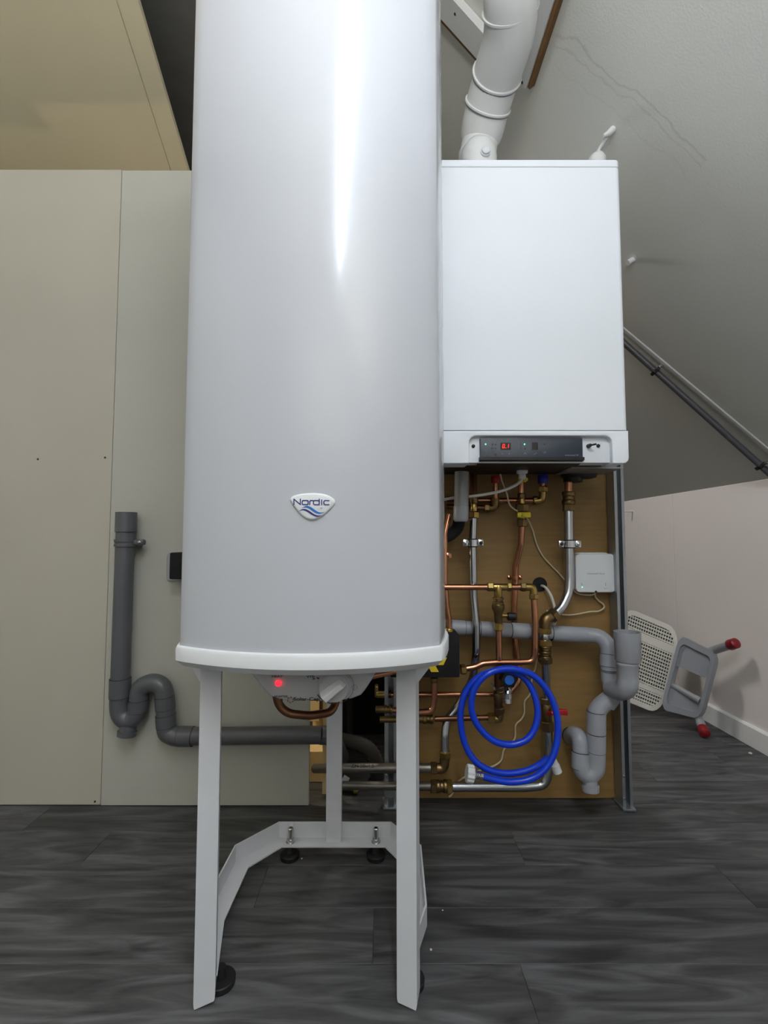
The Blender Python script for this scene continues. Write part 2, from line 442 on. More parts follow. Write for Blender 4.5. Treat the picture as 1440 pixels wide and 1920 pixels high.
# beige ceiling board left, falling away behind the partition, with its edge strip
A = P(352, 318, 1.5); SL = 0.61
def bz(y): return A.z + (1.5 - y) * SL
yb0, yb1 = 1.5 - (ZC - A.z) / SL, 2.75
lc = struct('ceiling_left', loc=(0, 0, 0))
up = Vector((0, SL, 1)).normalized() * 0.018
for nm, xa, xb, dz in (('board', XL, A.x - 0.058, 0.0), ('edge_strip', A.x - 0.0565, A.x, 0.0005)):
    mb = slab(MB(), [(xa, yb0, bz(yb0) + dz), (xb, yb0, bz(yb0) + dz), (xb, yb1, bz(yb1) + dz), (xa, yb1, bz(yb1) + dz)], up)
    build(nm, mb, M['ceil_beige'], lc, smooth=False)

# knee wall on the right: two boards and a white baseboard
kw = struct('wall_right', loc=(X_KNEE, 0, 0))
zt = Z_KNEE
ys = P(1262, 1000, 1).y
y_seam = X_KNEE * FPX / (1262 - 720)
for ya, yb in ((Y0, y_seam - 0.001), (y_seam + 0.001, Y1)):
    build('panel', MB().box((X_KNEE + 0.01, (ya + yb) / 2, zt / 2), (0.02, yb - ya, zt - 0.002), bev=0.002), M['knee'], kw, smooth=False)
build('backing', MB().box((X_KNEE + 0.04, (Y0 + Y1) / 2, zt / 2), (0.03, Y1 - Y0, zt)), M['dark_void'], kw, smooth=False)
struct('baseboard_right', mb=slab(MB(), [(X_KNEE - 0.012, Y0, 0.001), (X_KNEE, Y0, 0.001), (X_KNEE, Y0, 0.075), (X_KNEE - 0.006, Y0, 0.075), (X_KNEE - 0.012, Y0, 0.069)], (0, Y1 - Y0, 0)), m=M['base_white'])

# partition behind the appliances
YW, YB = 1.356, 1.39
wb = struct('wall_back', loc=(0, YW, 0))
xj = P(208, 900, YW).x; xr = P(580, 1400, YW).x; z_p = P(100, 318, YW).z
xj = (P(225, 330, YW).x + P(192, 1510, YW).x) / 2
build('wallboard', MB().box(((XL + xj) / 2 - .0005, YW + 0.0065, (z_p + 0.004) / 2), (xj - XL - 0.001, 0.013, z_p - 0.004), bev=0.0015), M['wallboard_warm'], wb, smooth=False)
build('wallboard', MB().box(((xr + xj) / 2 + .0005, YW + 0.0055, (z_p + 0.0) / 2), (xr - xj - 0.001, 0.013, z_p - 0.006), bev=0.0015), M['wallboard'], wb, smooth=False)
# frame timbers, an added light block and black backing that paints the gap's shade
for xx in (-1.9, -1.45, -1.0):
    build('timber_stud', MB().box((xx, YW + 0.036, z_p / 2), (0.045, 0.045, z_p - 0.01)), M['timber'], wb, smooth=False)
xs0 = P(606, 1400, YW + 0.06).x
build('timber_stud', MB().box((xs0 + 0.02, 1.50, 0.92), (0.045, 0.16, 1.84)), M['timber'], wb, smooth=False)
build('timber_plate', MB().box((xr - 0.02, 1.53, 0.047), (0.19, 0.09, 0.09)), M['timber'], wb, smooth=False)
xq0, xq1 = P(584, 1400, 1.78).x, P(606, 1400, 1.78).x
build('timber_stud', MB().box(((xq0 + xq1) / 2, 1.80, 0.62), (xq1 - xq0 - .006, 0.04, 1.2), bev=.002), M['timber'], wb, smooth=False)
build('timber_block', MB().box((xq0 + .02, 1.745, 0.16), (0.035, 0.06, 0.13), bev=.002), M['timber'], wb, smooth=False)
build('timber_block', MB().box((xq0 + .03, 1.74, 0.02), (0.16, 0.10, 0.04), bev=.002), M['timber'], wb, smooth=False)
xm0 = P(722, 1400, 1.35).x
build('light_block', MB().box((xs0 + 0.05, 2.2, 0.95), (0.02, 1.3, 1.9)), M['foam_and_shade_black'], wb, smooth=False)  # added to keep the bulb's light out of the gap, black as shade
build('shade_backing', MB().box(((xs0 + 0.06 + 0.02) / 2, 1.85, 0.93), (0.30, 0.02, 1.86)), M['foam_and_shade_black'], wb, smooth=False)  # black sheet, its colour stands in for the gap's shade
build('dark_header', MB().box((-0.055, 1.44, 1.40), (0.34, 0.12, 0.88)), M['wallboard'], wb, smooth=False)
for i, (px, py) in enumerate(((71, 861), (197, 858), (224, 858), (329, 860), (178, 1503), (203, 1500), (569, 1500), (312, 736), (297, 1102))):
    p = P(px, py, YW)
    build('screw', MB().lathe(p + V(0, 0.0006, 0), (0, -1, 0), [(0, .0032 if i < 7 else .0018), (0.0012, .003 if i < 7 else .0016), (.0014, .0012)], 10), M['screw'], wb)

# brown plywood backing board
xb0, xb1 = P(741, 1400, YB).x, P(1160, 1490, YB).x
zb0 = 0.004
build_board = build('backing_board', MB().box(((xb0 + xb1) / 2, YB + 0.009, (zb0 + 1.62) / 2), (xb1 - xb0, 0.018, 1.62 - zb0), bev=0.001), M['ply'], None, smooth=False)
tag(build_board, 'brown plywood backing board that the pipes are fixed to', 'board')

# galvanised C studs
def c_stud(x0, x1, z0, z1, yf, label):
    t = thing('metal_stud', label, 'metal stud', ((x0 + x1) / 2, yf + 0.02, z0))
    w_, dp, th, lip = x1 - x0, 0.044, 0.0018, (x1 - x0) * 0.29
    prof = [(0, 0), (lip, 0), (lip, th), (th, th), (th, dp - th), (w_ - th, dp - th), (w_ - th, th), (w_ - lip, th), (w_ - lip, 0), (w_, 0), (w_, dp), (0, dp)]
    mb = MB().loft([[Vector((x0 + a, yf + b, z)) for a, b in prof] for z in (z0, z1)])
    build('profile', mb, M['galv'], t, smooth=False)
    mb = MB().box((x0 + w_ / 2, yf + dp / 2 - 0.004, z0 + 0.004), (w_ * 1.25, dp + .012, 0.006), bev=.001)
    build('foot_track', mb, M['galv'], t, smooth=False)
    for k in range(2):
        build('screw', MB().lathe((x0 + lip * .5, yf + .0005, z0 + 0.03 + k * .06), (0, -1, 0), [(0, .0035), (.0015, .003), (.002, .001)], 10), M['screw_steel'], t)
    return t
xa, xb_ = P(1168, 1500, 1.337).x, P(1187, 1500, 1.337).x
c_stud(xa, xb_, 0.001, 1.10, 1.337, 'tall galvanised metal stud along right edge of plywood board')
c_stud(P(721, 1490, 1.352).x, P(746, 1490, 1.352).x - 0.001, 0.001, 1.30, 1.345, 'galvanised metal stud behind the heater right front leg')

# ================================================================== WATER HEATER
CX, YF, RF, HC = -0.115, 0.685, 0.41, 0.20      # centre x, front depth, front radius, half chord
def heater_loop(off, z):
    pts = []
    n = 24
    a1 = math.asin(HC / RF)
    cy = YF + RF
    for k in range(n + 1):
        a = -a1 + 2 * a1 * k / n
        pts.append((CX + RF * math.sin(a), cy - RF * math.cos(a)))
    # corner rounding to flared sides
    xe, ye = pts[-1]
    side = [(xe + 0.0022, ye + 0.003), (xe + 0.0055, ye + 0.013), (xe + 0.0115, ye + 0.036), (xe + 0.0185, ye + 0.07), (xe + 0.0235, ye + 0.105), (xe + 0.0235, ye + 0.24), (xe + 0.018, ye + 0.31), (xe - 0.006, ye + 0.365), (xe - 0.05, ye + 0.40), (CX + 0.09, ye + 0.415)]
    pts += side + [(2 * CX - x, y) for x, y in reversed(side)]
    if off: pts = offset_poly(pts, -off)
    return [Vector((x, y, z)) for x, y in pts]
def heater_y(x): return YF + RF - math.sqrt(RF * RF - (x - CX) ** 2)
wh = thing('water_heater', 'tall white water heater cabinet with a bowed front and blue badge, on a white stand', 'water heater', (CX, 0.90, 0.545))
ZB = 0.575
build('casing', MB().loft([heater_loop(0, ZB), heater_loop(0, 1.86)]), M['enamel'], wh, angle=40)
build('top_cap', MB().loft([heater_loop(.006, 1.858), heater_loop(.006, 1.878), heater_loop(-.012, 1.886)]), M['plastic_white'], wh, angle=30)
build('bottom_rim', MB().loft([heater_loop(.0005, ZB + .006), heater_loop(.0045, ZB + .0045), heater_loop(.006, ZB + .001), heater_loop(.006, ZB - .016), heater_loop(.004, ZB - .018), heater_loop(-.006, ZB - .0265), heater_loop(-.03, ZB - .028)]), M['plastic_white'], wh, angle=25)
# badge: domed shield
bc = P(586, 949, heater_y(-0.105)); bc.y = heater_y(bc.x) - 0.0008
k_ = 0.690 / FPX
def badge(ux, uy, d=0.0):
    x = bc.x + ux * k_; return Vector((x, heater_y(x) - 0.0005 - d, bc.z + uy * k_))
out = [(-42, 12), (-38, 18), (-25, 22), (-8, 24), (10, 24), (27, 21), (38, 15), (42, 9), (38, 0), (28, -10), (18, -19), (8, -24), (-2, -26), (-12, -23), (-22, -15), (-33, -2)]
out = [(p.x, p.y) for p in catmull([Vector((a, b, 0)) for a, b in out + out[:1]], 3)][:-1]
loops = []
for s_, d in ((1.0, 0.0), (1.0, .0012), (.95, .0022), (.85, .0028)):
    loops.append([badge(x * s_, y * s_, d) for x, y in out])
bo = build('badge', MB().loft(loops), M['plastic_white'], wh); bo['label'] = 'white shield badge with a blue wave'
mb = MB(); W_ = 2.6
def arc(cx, cy, rx, ry, a0, a1, n=5): return [(cx + rx * math.cos(R(a0 + (a1 - a0) * k / n)), cy + ry * math.sin(R(a0 + (a1 - a0) * k / n))) for k in range(n + 1)]
def sq(x0, y0, x1, y1, r=2):  # rounded square loop
    p = rrect(x0, y0, x1, y1, r, 2); return p + p[:1]
LT = [[(-34, 3), (-34, 13), (-22, 3), (-22, 13)], sq(-18.5, 2.8, -7.5, 10.5), [(-4.5, 2.8), (-4.5, 8.5), (-3, 10.5), (1, 10.5)],
      sq(2.5, 2.8, 13, 10.5), [(13, 2.8), (13, 13)], [(17.5, 2.8), (17.5, 11.5)], [(31, 10.5), (23.5, 10.5), (21.5, 8.5), (21.5, 4.8), (23.5, 2.8), (31, 2.8)]]
bd = lambda x, y: badge(x, y - 0.3, .0031)
strokes(mb, LT, 2.0, bd)
build('lettering', mb, M['navy'], bo, smooth=False)
def band(f0, f1, x0, x1, n=18):
    m_ = MB(); top = []; bot = []
    for k in range(n + 1):
        x = x0 + (x1 - x0) * k / n; t = k / n; top.append(f1(t)); bot.append(f0(t))
    for k in range(n):
        xa_, xb2 = x0 + (x1 - x0) * k / n, x0 + (x1 - x0) * (k + 1) / n
        m_.add([badge(xa_, bot[k], .0031), badge(xb2, bot[k + 1], .0031), badge(xb2, top[k + 1], .0031), badge(xa_, top[k], .0031)], [(0, 1, 2, 3)])
    return m_
wv = lambda t: -6.5 * math.sin(2 * math.pi * (t - 0.18)) * -1 * -1
def wave(t): return 6.0 * math.cos(math.pi * min(max((t - .22) / .6, -0.37), 1.3))
build('wave', band(lambda t: -7 + wave(t) - 3.0 * math.sin(math.pi * t), lambda t: -7 + wave(t) + 1.8 * math.sin(math.pi * t), -20, 23), M['azure'], bo, smooth=False)
build('wave', band(lambda t: -12.5 + wave(t) - 2.6 * math.sin(math.pi * t), lambda t: -12.5 + wave(t) + 1.6 * math.sin(math.pi * t), -26, 19), M['navy'], bo, smooth=False)
text_part('lettering', 'el', 0.0042, badge(17, -4, .003), (1, 0, 0), (0, 0, 1), M['navy'], bo)

# control box under the heater
YC = 0.742
def cz(px, py): p = P(px, py, YC); return (p.x, p.z)
face = [cz(*q) for q in ((462, 1252), (476, 1272), (488, 1290), (497, 1302), (506, 1311), (520, 1316), (560, 1320), (600, 1321), (640, 1319), (660, 1315), (676, 1308), (684, 1298), (696, 1278), (710, 1252))]
face = face[::-1]
cbm = MB()
tilt = lambda x, y, z: Vector((x, y + (0.54 - z) * 0.25, z))
prism(cbm, face, YC, YC + 0.14, bev=0.004, basis=tilt)
cb = build('control_box', cbm, M['panel_grey'], wh)
def cf(px, py, d=0.0005):
    p = P(px, py, YC)
    for _ in range(3): p = P(px, py, YC + (0.54 - p.z) * 0.25)
    return p + V(0, -d, 0)
CU = V(0, -0.25, 1).normalized(); CN = V(0, -1, -0.25).normalized()
kc = cf(627, 1284.5)
kn = build('knob', MB().lathe(kc, CN, [(0, .0262), (.003, .0262), (.004, .0252), (.0045, .0245), (.010, .0235), (.0115, .0220), (.0115, .001)], 40), M['panel_grey'], cb)
# fin handle across the knob
fd = (V(1, 0, 0) * math.cos(R(41)) + CU * math.sin(R(41))).normalized(); fp = CN.cross(fd).normalized()
loops = []
for h, hw, hl in ((.0105, .0100, .0195), (.016, .0085, .0195), (.023, .0055, .0185), (.025, .0035, .017)):
    loops.append([kc + CN * h + fd * a * hl + fp * b * hw for a, b in ((-1, -1), (1, -.75), (1, .75), (-1, 1))])
build('knob', MB().loft(loops), M['plastic_white'], cb, angle=20)['label'] = 'white raised knob grip'
ld = cf(522, 1281)
build('red_lamp', MB().lathe(ld, CN, [(0, .0043), (.0015, .0042), (.003, .003), (.0036, .001)], 20), M['red_led'], cb)
build('small_screw', MB().lathe(cf(528, 1312.5), CN, [(0, .0022), (.0008, .002)], 14), M['ink'], cb)
for s_, sz, px, py, sx in (('HEAT', .0052, 520, 1268, 1.35), ('ADAPTER', .0046, 527, 1305.5, 1.1), ('VTB', .0052, 582.5, 1268.5, 1.3), ('Solar-Cap', .0080, 575, 1310.5, 1.28)):
    text_part('lettering', s_, sz, cf(px, py, .0008), (1, 0, 0), CU, M['ink'], cb, sx=sx, bold=.022)
def cfl(cx, cy): return lambda x, y: cf(cx, cy, .0008) + V(1, 0, 0) * x + CU * y
mb = MB()
for k in range(6):
    a = R(60 * k + 15); d_ = .0044
    c_ = (d_ * math.cos(a), d_ * math.sin(a)); t_ = a + R(55)
    strokes(mb, [[(c_[0] - .0011 * math.cos(t_), c_[1] - .0011 * math.sin(t_)), (c_[0] + .0011 * math.cos(t_), c_[1] + .0011 * math.sin(t_))]], .0017, cfl(545, 1312))
build('sun_emblem', mb, M['ink_brown'], cb, smooth=False)
mb = MB(); strokes(mb, [arc(0, 0, .0305, .0305, -150, -98, 10)], .0016, cfl(627, 1286)); build('dial_mark', mb, M['ink'], cb, smooth=False)
mb = MB(); strokes(mb, [arc(0, 0, .0303, .0303, -100, -45, 10)], .0009, cfl(627, 1286)); build('dial_mark', mb, M['ink_red'], cb, smooth=False)
for lines, wd, cx_, cy_ in (([arc(0, 0, .0303, .0303, -48, 75, 16)], .0005, 627, 1286), ([arc(0, 0, .0305, .0305, -52, -44, 3)], .002, 627, 1286),
        ([[(-.0012, 0), (.0012, 0)], [(0, -.0012), (0, .0012)]], .0015, 648.5, 1272.5), ([arc(0, 0, .0042, .0042, 0, 360, 16), [(-.002, 0), (.002, 0)]], .0004, 665, 1288.5),
        ([[(-.0012, 0), (.0012, .0003)]], .0018, 588.5, 1272.8), ([[(-.0014, .0008), (.0014, -.0004)]], .0022, 597, 1271.8)):
    build('dial_mark', strokes(MB(), lines, wd, cfl(cx_, cy_)), M['ink'], cb, smooth=False)

# ------------------------------------------------------------------ heater stand
st = thing('heater_stand', 'white angle-iron stand with three legs under the water heater', 'stand', (CX - .008, 0.95, 0))
def angle_leg(x, y, z0, z1, yaw, w_=0.0325, d_=0.03, name='leg', tilt_=0):
    rot = Matrix.Rotation(yaw, 3, 'Z'); c = Vector((x, y, 0)); th = 0.0035
    prof = [(-w_ / 2, 0), (w_ / 2, 0), (w_ / 2, d_), (w_ / 2 - th, d_), (w_ / 2 - th, th), (-w_ / 2 + th, th), (-w_ / 2 + th, d_), (-w_ / 2, d_)]
    loops = []
    for z, k in ((z0, 0.90), (z0 + 0.004, .97), (z0 + 0.010, 1.0), (z1, 1.0)):
        loops.append([c + rot @ Vector((a * k, b, 0)) + V(0, 0, z + (0.006 * (0.5 + tilt_ * a / w_) if z < .03 else 0)) for a, b in prof])
    mb = MB().loft(loops)
    return build(name, mb, M['powder_white'], st, smooth=False)
zl = 0.549
YL = .79
xl_t = P(396.5, 1300, YL).x; xl_b = P(381, 1880, YL).x; xr_ = P(762, 1600, YL).x
LX = (xl_t + xl_b) / 2
angle_leg(LX, YL, .002, zl, R(15), tilt_=1); angle_leg(xr_, YL, .0005, zl, R(-14), tilt_=-1)
lb = P(626, 1500, 1.155).x
angle_leg(lb, 1.152, .03, zl, 0, w_=.036, d_=.02)
# gussets under the cabinet
for sx, X_ in ((1, xr_), (-1, LX)):
    build('gusset', MB().loft([[V(X_ + sx * .014, y, zl), V(X_ + sx * .052, y + .018, zl), V(X_ + sx * .050, y + .018, zl - .012), V(X_ + sx * .018, y, zl - .046)] for y in (YL + .008, YL + .012)]), M['powder_white'], st, smooth=False)
build('top_ring', MB().loft([[V(x, y, z) for x, y in ((LX - .01, YL + .015), (xr_ + .01, YL + .015), (xr_ + .03, .92), (xr_ + .02, 1.09), (lb + .05, 1.165), (lb - .05, 1.165), (LX - .02, 1.09), (LX - .03, .92))] for z in (zl - .007, zl - .001)]), M['powder_white'], st, smooth=False)
# base rail: angle section bent in a U
zr0, zr1, th = 0.028, 0.066, 0.003
path = [(LX + .006, YL + .017), (-.337, .92), (-.332, 1.085), (-.253, 1.172), (.017, 1.172), (.083, 1.085), (.080, .915), (xr_ + .006, YL + .017)]
inner = [(LX + .012, YL + .025), (-.300, .925), (-.296, 1.068), (-.238, 1.136), (.002, 1.136), (.047, 1.068), (.044, .92), (xr_ - .002, YL + .025)]
def strip(mb, a, b, z0, z1):
    n = len(a); vs = []; fs = []
    for (ax, ay), (bx, by) in zip(a, b): vs += [V(ax, ay, z0), V(bx, by, z0), V(bx, by, z1), V(ax, ay, z1)]
    for i in range(n - 1):
        for k in range(4): fs.append((i * 4 + k, i * 4 + (k + 1) % 4, i * 4 + 4 + (k + 1) % 4, i * 4 + 4 + k))
    fs += [(3, 2, 1, 0), tuple((n - 1) * 4 + k for k in range(4))]
    mb.add(vs, fs)
inn2 = [(a[0] + (b[0] - a[0]) * .09, a[1] + (b[1] - a[1]) * .09) for a, b in zip(path, inner)]
mb = MB(); strip(mb, path, inner, zr0, zr0 + th); strip(mb, path, inn2, zr0 + .001, zr1)
build('base_rail', mb, M['powder_white'], st, smooth=False)
for (px, py) in ((545, 1566), (705, 1568)):
    p = P(px, py, 1.153); p.z = zr0 + th
    build('bolt', MB().lathe(p, (0, 0, 1), [(0, .011), (.001, .011), (.0012, .009), (.007, .009), (.0072, .0062), (.030, .0062), (.032, .0045)], 16), M['screw_steel'], st)
    build('rubber_foot', MB().lathe((p.x, p.y - .008, 0.0005), (0, 0, 1), [(0, .022), (.009, .0225), (.0105, .021), (.012, .010), (.027, .008), (.0275, .002)], 24), M['rubber'], st)
for x, y in ((LX + .012, YL + .042), (xr_ + .008, YL + .042)):
    build('rubber_foot', MB().lathe((x, y, 0.0005), (0, 0, 1), [(0, .0235), (.009, .024), (.0105, .0225), (.012, .010), (.0275, .008), (.0278, .002)], 24), M['rubber'], st)

# ================================================================== BOILER
YBF = 1.107
def bx(px, py): p = P(px, py, YBF); return p.x, p.z
bxl, bxr = 0.131, 0.5835
_, bzt = bx(1000, 299); _, bz1 = bx(1000, 313); _, bz2 = bx(1000, 807.5); _, bzb = bx(1000, 869)
boiler = thing('boiler', 'white wall-hung gas boiler with dark display panel on brown board', 'boiler', ((bxl + bxr) / 2, 1.24, bzb))
build('casing', MB().box(((bxl + bxr) / 2, 1.255, (bzt + bzb + .02) / 2), (bxr - bxl - .008, 0.22, bzt - bzb - .024), bev=.004), M['boiler_white'], boiler)
prismo = lambda poly, y0, y1, bev, nm, m, par: build(nm, prism(MB(), poly, y0, y1, bev), m, par)
def cover(nm, z0, z1, r, y1, ins=.0012):
    pl = rrect(bxl, YBF, bxr, y1, (r, r, 0, 0), 6)
    ql = offset_poly(pl, ins)
    lp = lambda q, z: [V(x, y, z) for x, y in q]
    build(nm, MB().loft([lp(ql, z0), lp(pl, z0 + ins), lp(pl, z1 - ins), lp(ql, z1)]), M['boiler_white'], boiler, angle=30)
cover('front_cover', bz2 + .0008, bz1 - .0006, .013, YBF + .05)
cover('top_trim', bz1 + .0006, bzt, .013, 1.362, .0015)
# lower cover with the notch for the controls
xn0, xn1 = bx(880, 840)[0], bx(1148, 840)[0]; zn = bx(1000, 817)[1]
rc = .014; rn = .017
lo = [(bxl, bz2)] + [(bxl + rc * (1 - math.cos(R(a))), bzb + rc * (1 - math.sin(R(a)))) for a in (0, 30, 60, 90)]
lo += [(xn0 - .002, bzb), (xn0, bzb + .003)] + [(xn0 + rn * (1 - math.cos(R(a))), zn - rn * (1 - math.sin(R(a)))) for a in (0, 22, 45, 67, 90)]
lo += [(xn1 - rn * (1 - math.sin(R(a))), zn - rn * (1 - math.cos(R(a)))) for a in (0, 22, 45, 67, 90)]
lo += [(xn1, bzb + .003), (xn1 + .002, bzb)] + [(bxr - rc * (1 - math.sin(R(a))), bzb + rc * (1 - math.cos(R(a)))) for a in (0, 30, 60, 90)] + [(bxr, bz2)]
lc_ = prismo(lo, YBF, YBF + .06, .003, 'lower_cover', M['boiler_white'], boiler)
YR = YBF + .014
pocket = prismo([(xn0 - .002, bzb + .004), (xn1 + .002, bzb + .004), (xn1 + .002, zn + .002), (xn0 - .002, zn + .002)], YR, YR + .04, .001, 'recess', M['pocket_white'], boiler)
def rp(px, py, d=0.0): p = P(px, py, YR); return p + V(0, -d, 0)
pxl, pxr = rp(899, 840).x, rp(1090, 840).x
zp0, zp1 = rp(1000, 860).z, rp(1000, 822).z
cp = prismo(rrect(pxl, zp0, pxr, zp1, (.0005, .0005, .003, .003), 3), YR - .008, YR + .002, .001, 'control_panel', M['panel_dark'], boiler)
build('panel_lip', MB().loft([[V(pxl - .002, YR - .012, zp0 + .002), V(pxr + .002, YR - .012, zp0 + .002), V(pxr + .002, YR + .02, zp0 + .002), V(pxl - .002, YR + .02, zp0 + .002)],
                              [V(pxl - .002, YR - .012, zp0 - .005), V(pxr + .002, YR - .012, zp0 - .005), V(pxr + .002, YR + .03, zp0 - .014), V(pxl - .002, YR + .03, zp0 - .014)]]), M['black'], boiler, smooth=False)
YP = YR - .0082
def pp(px, py): p = P(px, py, YP); return p
UX, UZ = V(1, 0, 0), V(0, 0, 1)
def pane(cx, cy, wpx, hpx, d=.0005):
    a, b = P(cx - wpx / 2, cy + hpx / 2, YP), P(cx + wpx / 2, cy - hpx / 2, YP)
    return prism(MB(), rrect(a.x, a.z, b.x, b.z, .0008, 2), YP - d, YP + .002, 0)
build('display', pane(948, 836.5, 19, 13), M['black'], cp)
def pf(cx, cy, d=.0009): 
    o = P(cx, cy, YP); return lambda x, y: o + V(x, -d, y)
sg = .0021
def digit(segs, cx):
    S_ = {'a': [(-sg, 2 * sg), (sg, 2 * sg)], 'b': [(sg, 2 * sg), (sg, 0)], 'c': [(sg, 0), (sg, -2 * sg)], 'd': [(-sg, -2 * sg), (sg, -2 * sg)], 'e': [(-sg, 0), (-sg, -2 * sg)], 'f': [(-sg, 2 * sg), (-sg, 0)], 'g': [(-sg, 0), (sg, 0)]}
    mb = MB(); strokes(mb, [[(x + y * .12, y) for x, y in S_[c]] for c in segs], .0011, pf(cx, 836.5)); return mb
build('digits', digit('abcdef', 944), M['red_glow'], cp, smooth=False)
build('digits', digit('bc', 951.5), M['red_glow'], cp, smooth=False)
mb = MB(); strokes(mb, [[(-.0004, 0), (.0004, 0)]], .0011, pf(948.3, 840)); build('digits', mb, M['red_glow'], cp, smooth=False)
for px, py in ((910.5, 833), (983.5, 833)):
    build('green_lamp', MB().lathe(P(px, py, YP), (0, -1, 0), [(0, .0017), (.0008, .0015), (.0012, .0006)], 12), M['green_led'], cp)
for px, py in ((929.5, 833.5), (929.5, 840.5), (984.5, 841), (1021, 833)):
    build('lamp_hole', MB().lathe(P(px, py, YP), (0, -1, 0), [(0, .0017), (.0006, .0015)], 12), M['black'], cp)
build('button', pane(1003, 836.5, 11, 14), M['black'], cp)
ring = lambda r: [arc(0, 0, r, r, 0, 360, 12)]
PIC = [(ring(.0036) + [[(0, -.0012), (0, .0016)]], .0006, 911, 848), (ring(.0011) + [[(0, .001), (0, .0062)]], .0008, 929.5, 852),
       ([[(-.0016, 0), (.0016, 0)]], .0007, 942, 851), ([[(-.0014, 0), (.0014, 0)], [(0, -.0014), (0, .0014)]], .0007, 954.5, 851),
       ([[(-.0038, -.001), (.0, .0008), (.0038, -.001)], [(0, .0008), (0, .0024)], [(-.0018, .0026), (.0018, .0026)]], .0009, 984.5, 851),
       ([[(-.0038, -.0018), (-.0015, -.0006), (.0015, .0006), (.0038, .0018)]], .0009, 1003, 851),
       ([[(-.0034, .001), (-.0026, -.0022), (.0026, -.0022), (.0034, .001)], [(0, -.0016), (0, .003)]], .0006, 1021, 848)]
PIC += [(ring(.0014), .0007, a_, b_) for a_, b_ in ((923, 833), (922.5, 840), (976.5, 832.5), (976.5, 840))]
for lines, wd, cx_, cy_ in PIC:
    build('pictogram', strokes(MB(), lines, wd, pf(cx_, cy_)), M['ink_grey'], cp, smooth=False)
text_part('lettering', 'kombi kompakt HR', .0042, P(1072, 853.5, YP - .0006), UX, UZ, M['ink_light'], cp, sx=.95)
for px, py in ((887.5, 836.5), (1121.5, 836)):
    build('screw_cap', MB().lathe(P(px, py, YR), (0, -1, 0), [(0, .0045), (.002, .0043), (.004, .003), (.0046, .0008)], 18), M['black'], boiler)
fill = build('filling_key', MB().lathe(P(1103, 836.5, YR), (0, -1, 0), [(0, .0052), (.004, .005), (.012, .004), (.013, .001)], 18).tube([P(1103, 836.5, YR) + V(0, -.010, 0), P(1108, 836, YR) + V(.001, -.018, 0), P(1110.5, 836, YR) + V(0, -.021, 0)], .0022, 10), M['black'], boiler)
build('bottom_plate', MB().box(((bxl + bxr) / 2 - .0, 1.27, bzb + .012), (bxr - bxl - .03, .18, .006)), M['black'], boiler, smooth=False)
build('drip_tray', MB().box((P(1100, 875, 1.28).x, 1.275, bzb + .0065), (.135, .12, .004)), M['galv'], boiler, smooth=False)
build('left_label', MB().box((bxl - .0006 + .0045, 1.15, bzb + .03), (.0012, .03, .035)), M['ink_grey'], boiler, smooth=False)
# two connector stubs on the top of the boiler
vz = P(1119, 296, 1.20).z - bzt
build('vent_cap', MB().lathe((P(1119, 298, 1.20).x, 1.20, bzt), (0, 0, 1), [(0, .023), (vz - .006, .023), (vz, .020), (vz + .006, .017), (vz + .010, .009), (vz + .0105, .001)], 24), M['flue_white'], boiler)

# ------------------------------------------------------------------ flue
fl = thing('flue_pipe', 'white plastic flue pipe rising from the boiler top into the roof', 'flue pipe', P(893, 300, 1.24))
F0 = P(893, 300, 1.245)
build('flue_base', MB().lathe((F0.x, F0.y, bzt), (0, 0, 1), [(0, .056), (.010, .056), (.014, .050), (F0.z - bzt + .02, .049)], 36), M['flue_white'], fl)
dz_ = P(900, 263, 1.19).z - bzt
build('test_port', MB().lathe((P(897, 300, 1.19).x, 1.19, bzt), (0, 0, 1), [(0, .048), (dz_ - .05, .048), (dz_ - .03, .044), (dz_ - .012, .032), (dz_ - .003, .015), (dz_, .001)], 32), M['flue_white'], fl)
build('test_port_cap', MB().lathe(P(909, 289, 1.148), (0, -1, 0), [(-.02, .0125), (.010, .0125), (.0105, .0105), (.016, .0105), (.018, .008), (.0185, .001)], 24), M['plastic_white'], fl)
f = [P(894, 300, 1.245), P(903, 250, 1.235), P(914, 200, 1.19), P(932, 140, 1.13), P(955, 60, 1.04), P(958, -20, .97), P(955, -120, .91)]
r0 = .0588
c1 = catmull([f[0] + V(0, 0, .0), f[1], f[2]], 6)
build('flue_elbow', MB().tube(catmull([V(F0.x, F0.y, F0.z - .03), f[0], f[1], f[1] * .5 + f[2] * .5], 5), .050, 36), M['flue_white'], fl)
build('flue_sleeve', MB().tube(catmull([f[1] + (f[2] - f[1]) * -.25, f[1] + (f[2] - f[1]) * .5, f[2]], 3), [r0 * .93, r0 * .985] + [r0] * 5, 36), M['flue_white'], fl)
def fring(p, d, r): return MB().lathe(p - d * .003, d, [(0, r), (.001, r + .003), (.005, r + .003), (.006, r)], 36)
d1 = (f[3] - f[2]).normalized()
fb_ = catmull(f[3:], 8); d3 = (fb_[1] - fb_[0]).normalized()
build('flue_sleeve', MB().tube([f[2] + d1 * .002, f[2] * .5 + f[3] * .5, f[3]], [r0 * 1.01, r0 * 1.01, r0 * 1.0], 36), M['flue_white'], fl)
build('flue_bend', MB().tube(catmull(f[3:], 8), r0 * 1.03, 36), M['flue_white'], fl)
build('seal_ring', fring(f[2], d1, r0 * 1.0), M['ink_grey'], fl); build('seal_ring', fring(f[3] - d3 * .004, d3, r0 * 1.03), M['ink_grey'], fl)
build('flue_collar', fring(f[2] + d1 * .004, d1, r0 * 1.03), M['flue_white'], fl); build('flue_collar', fring(f[3] + d3 * .001, d3, r0 * 1.05), M['flue_white'], fl)
pc = f[4] + (f[5] - f[4]) * .55; dc = (f[5] - f[4]).normalized()
build('flue_collar', fring(pc, dc, r0 * 1.03), M['flue_white'], fl)

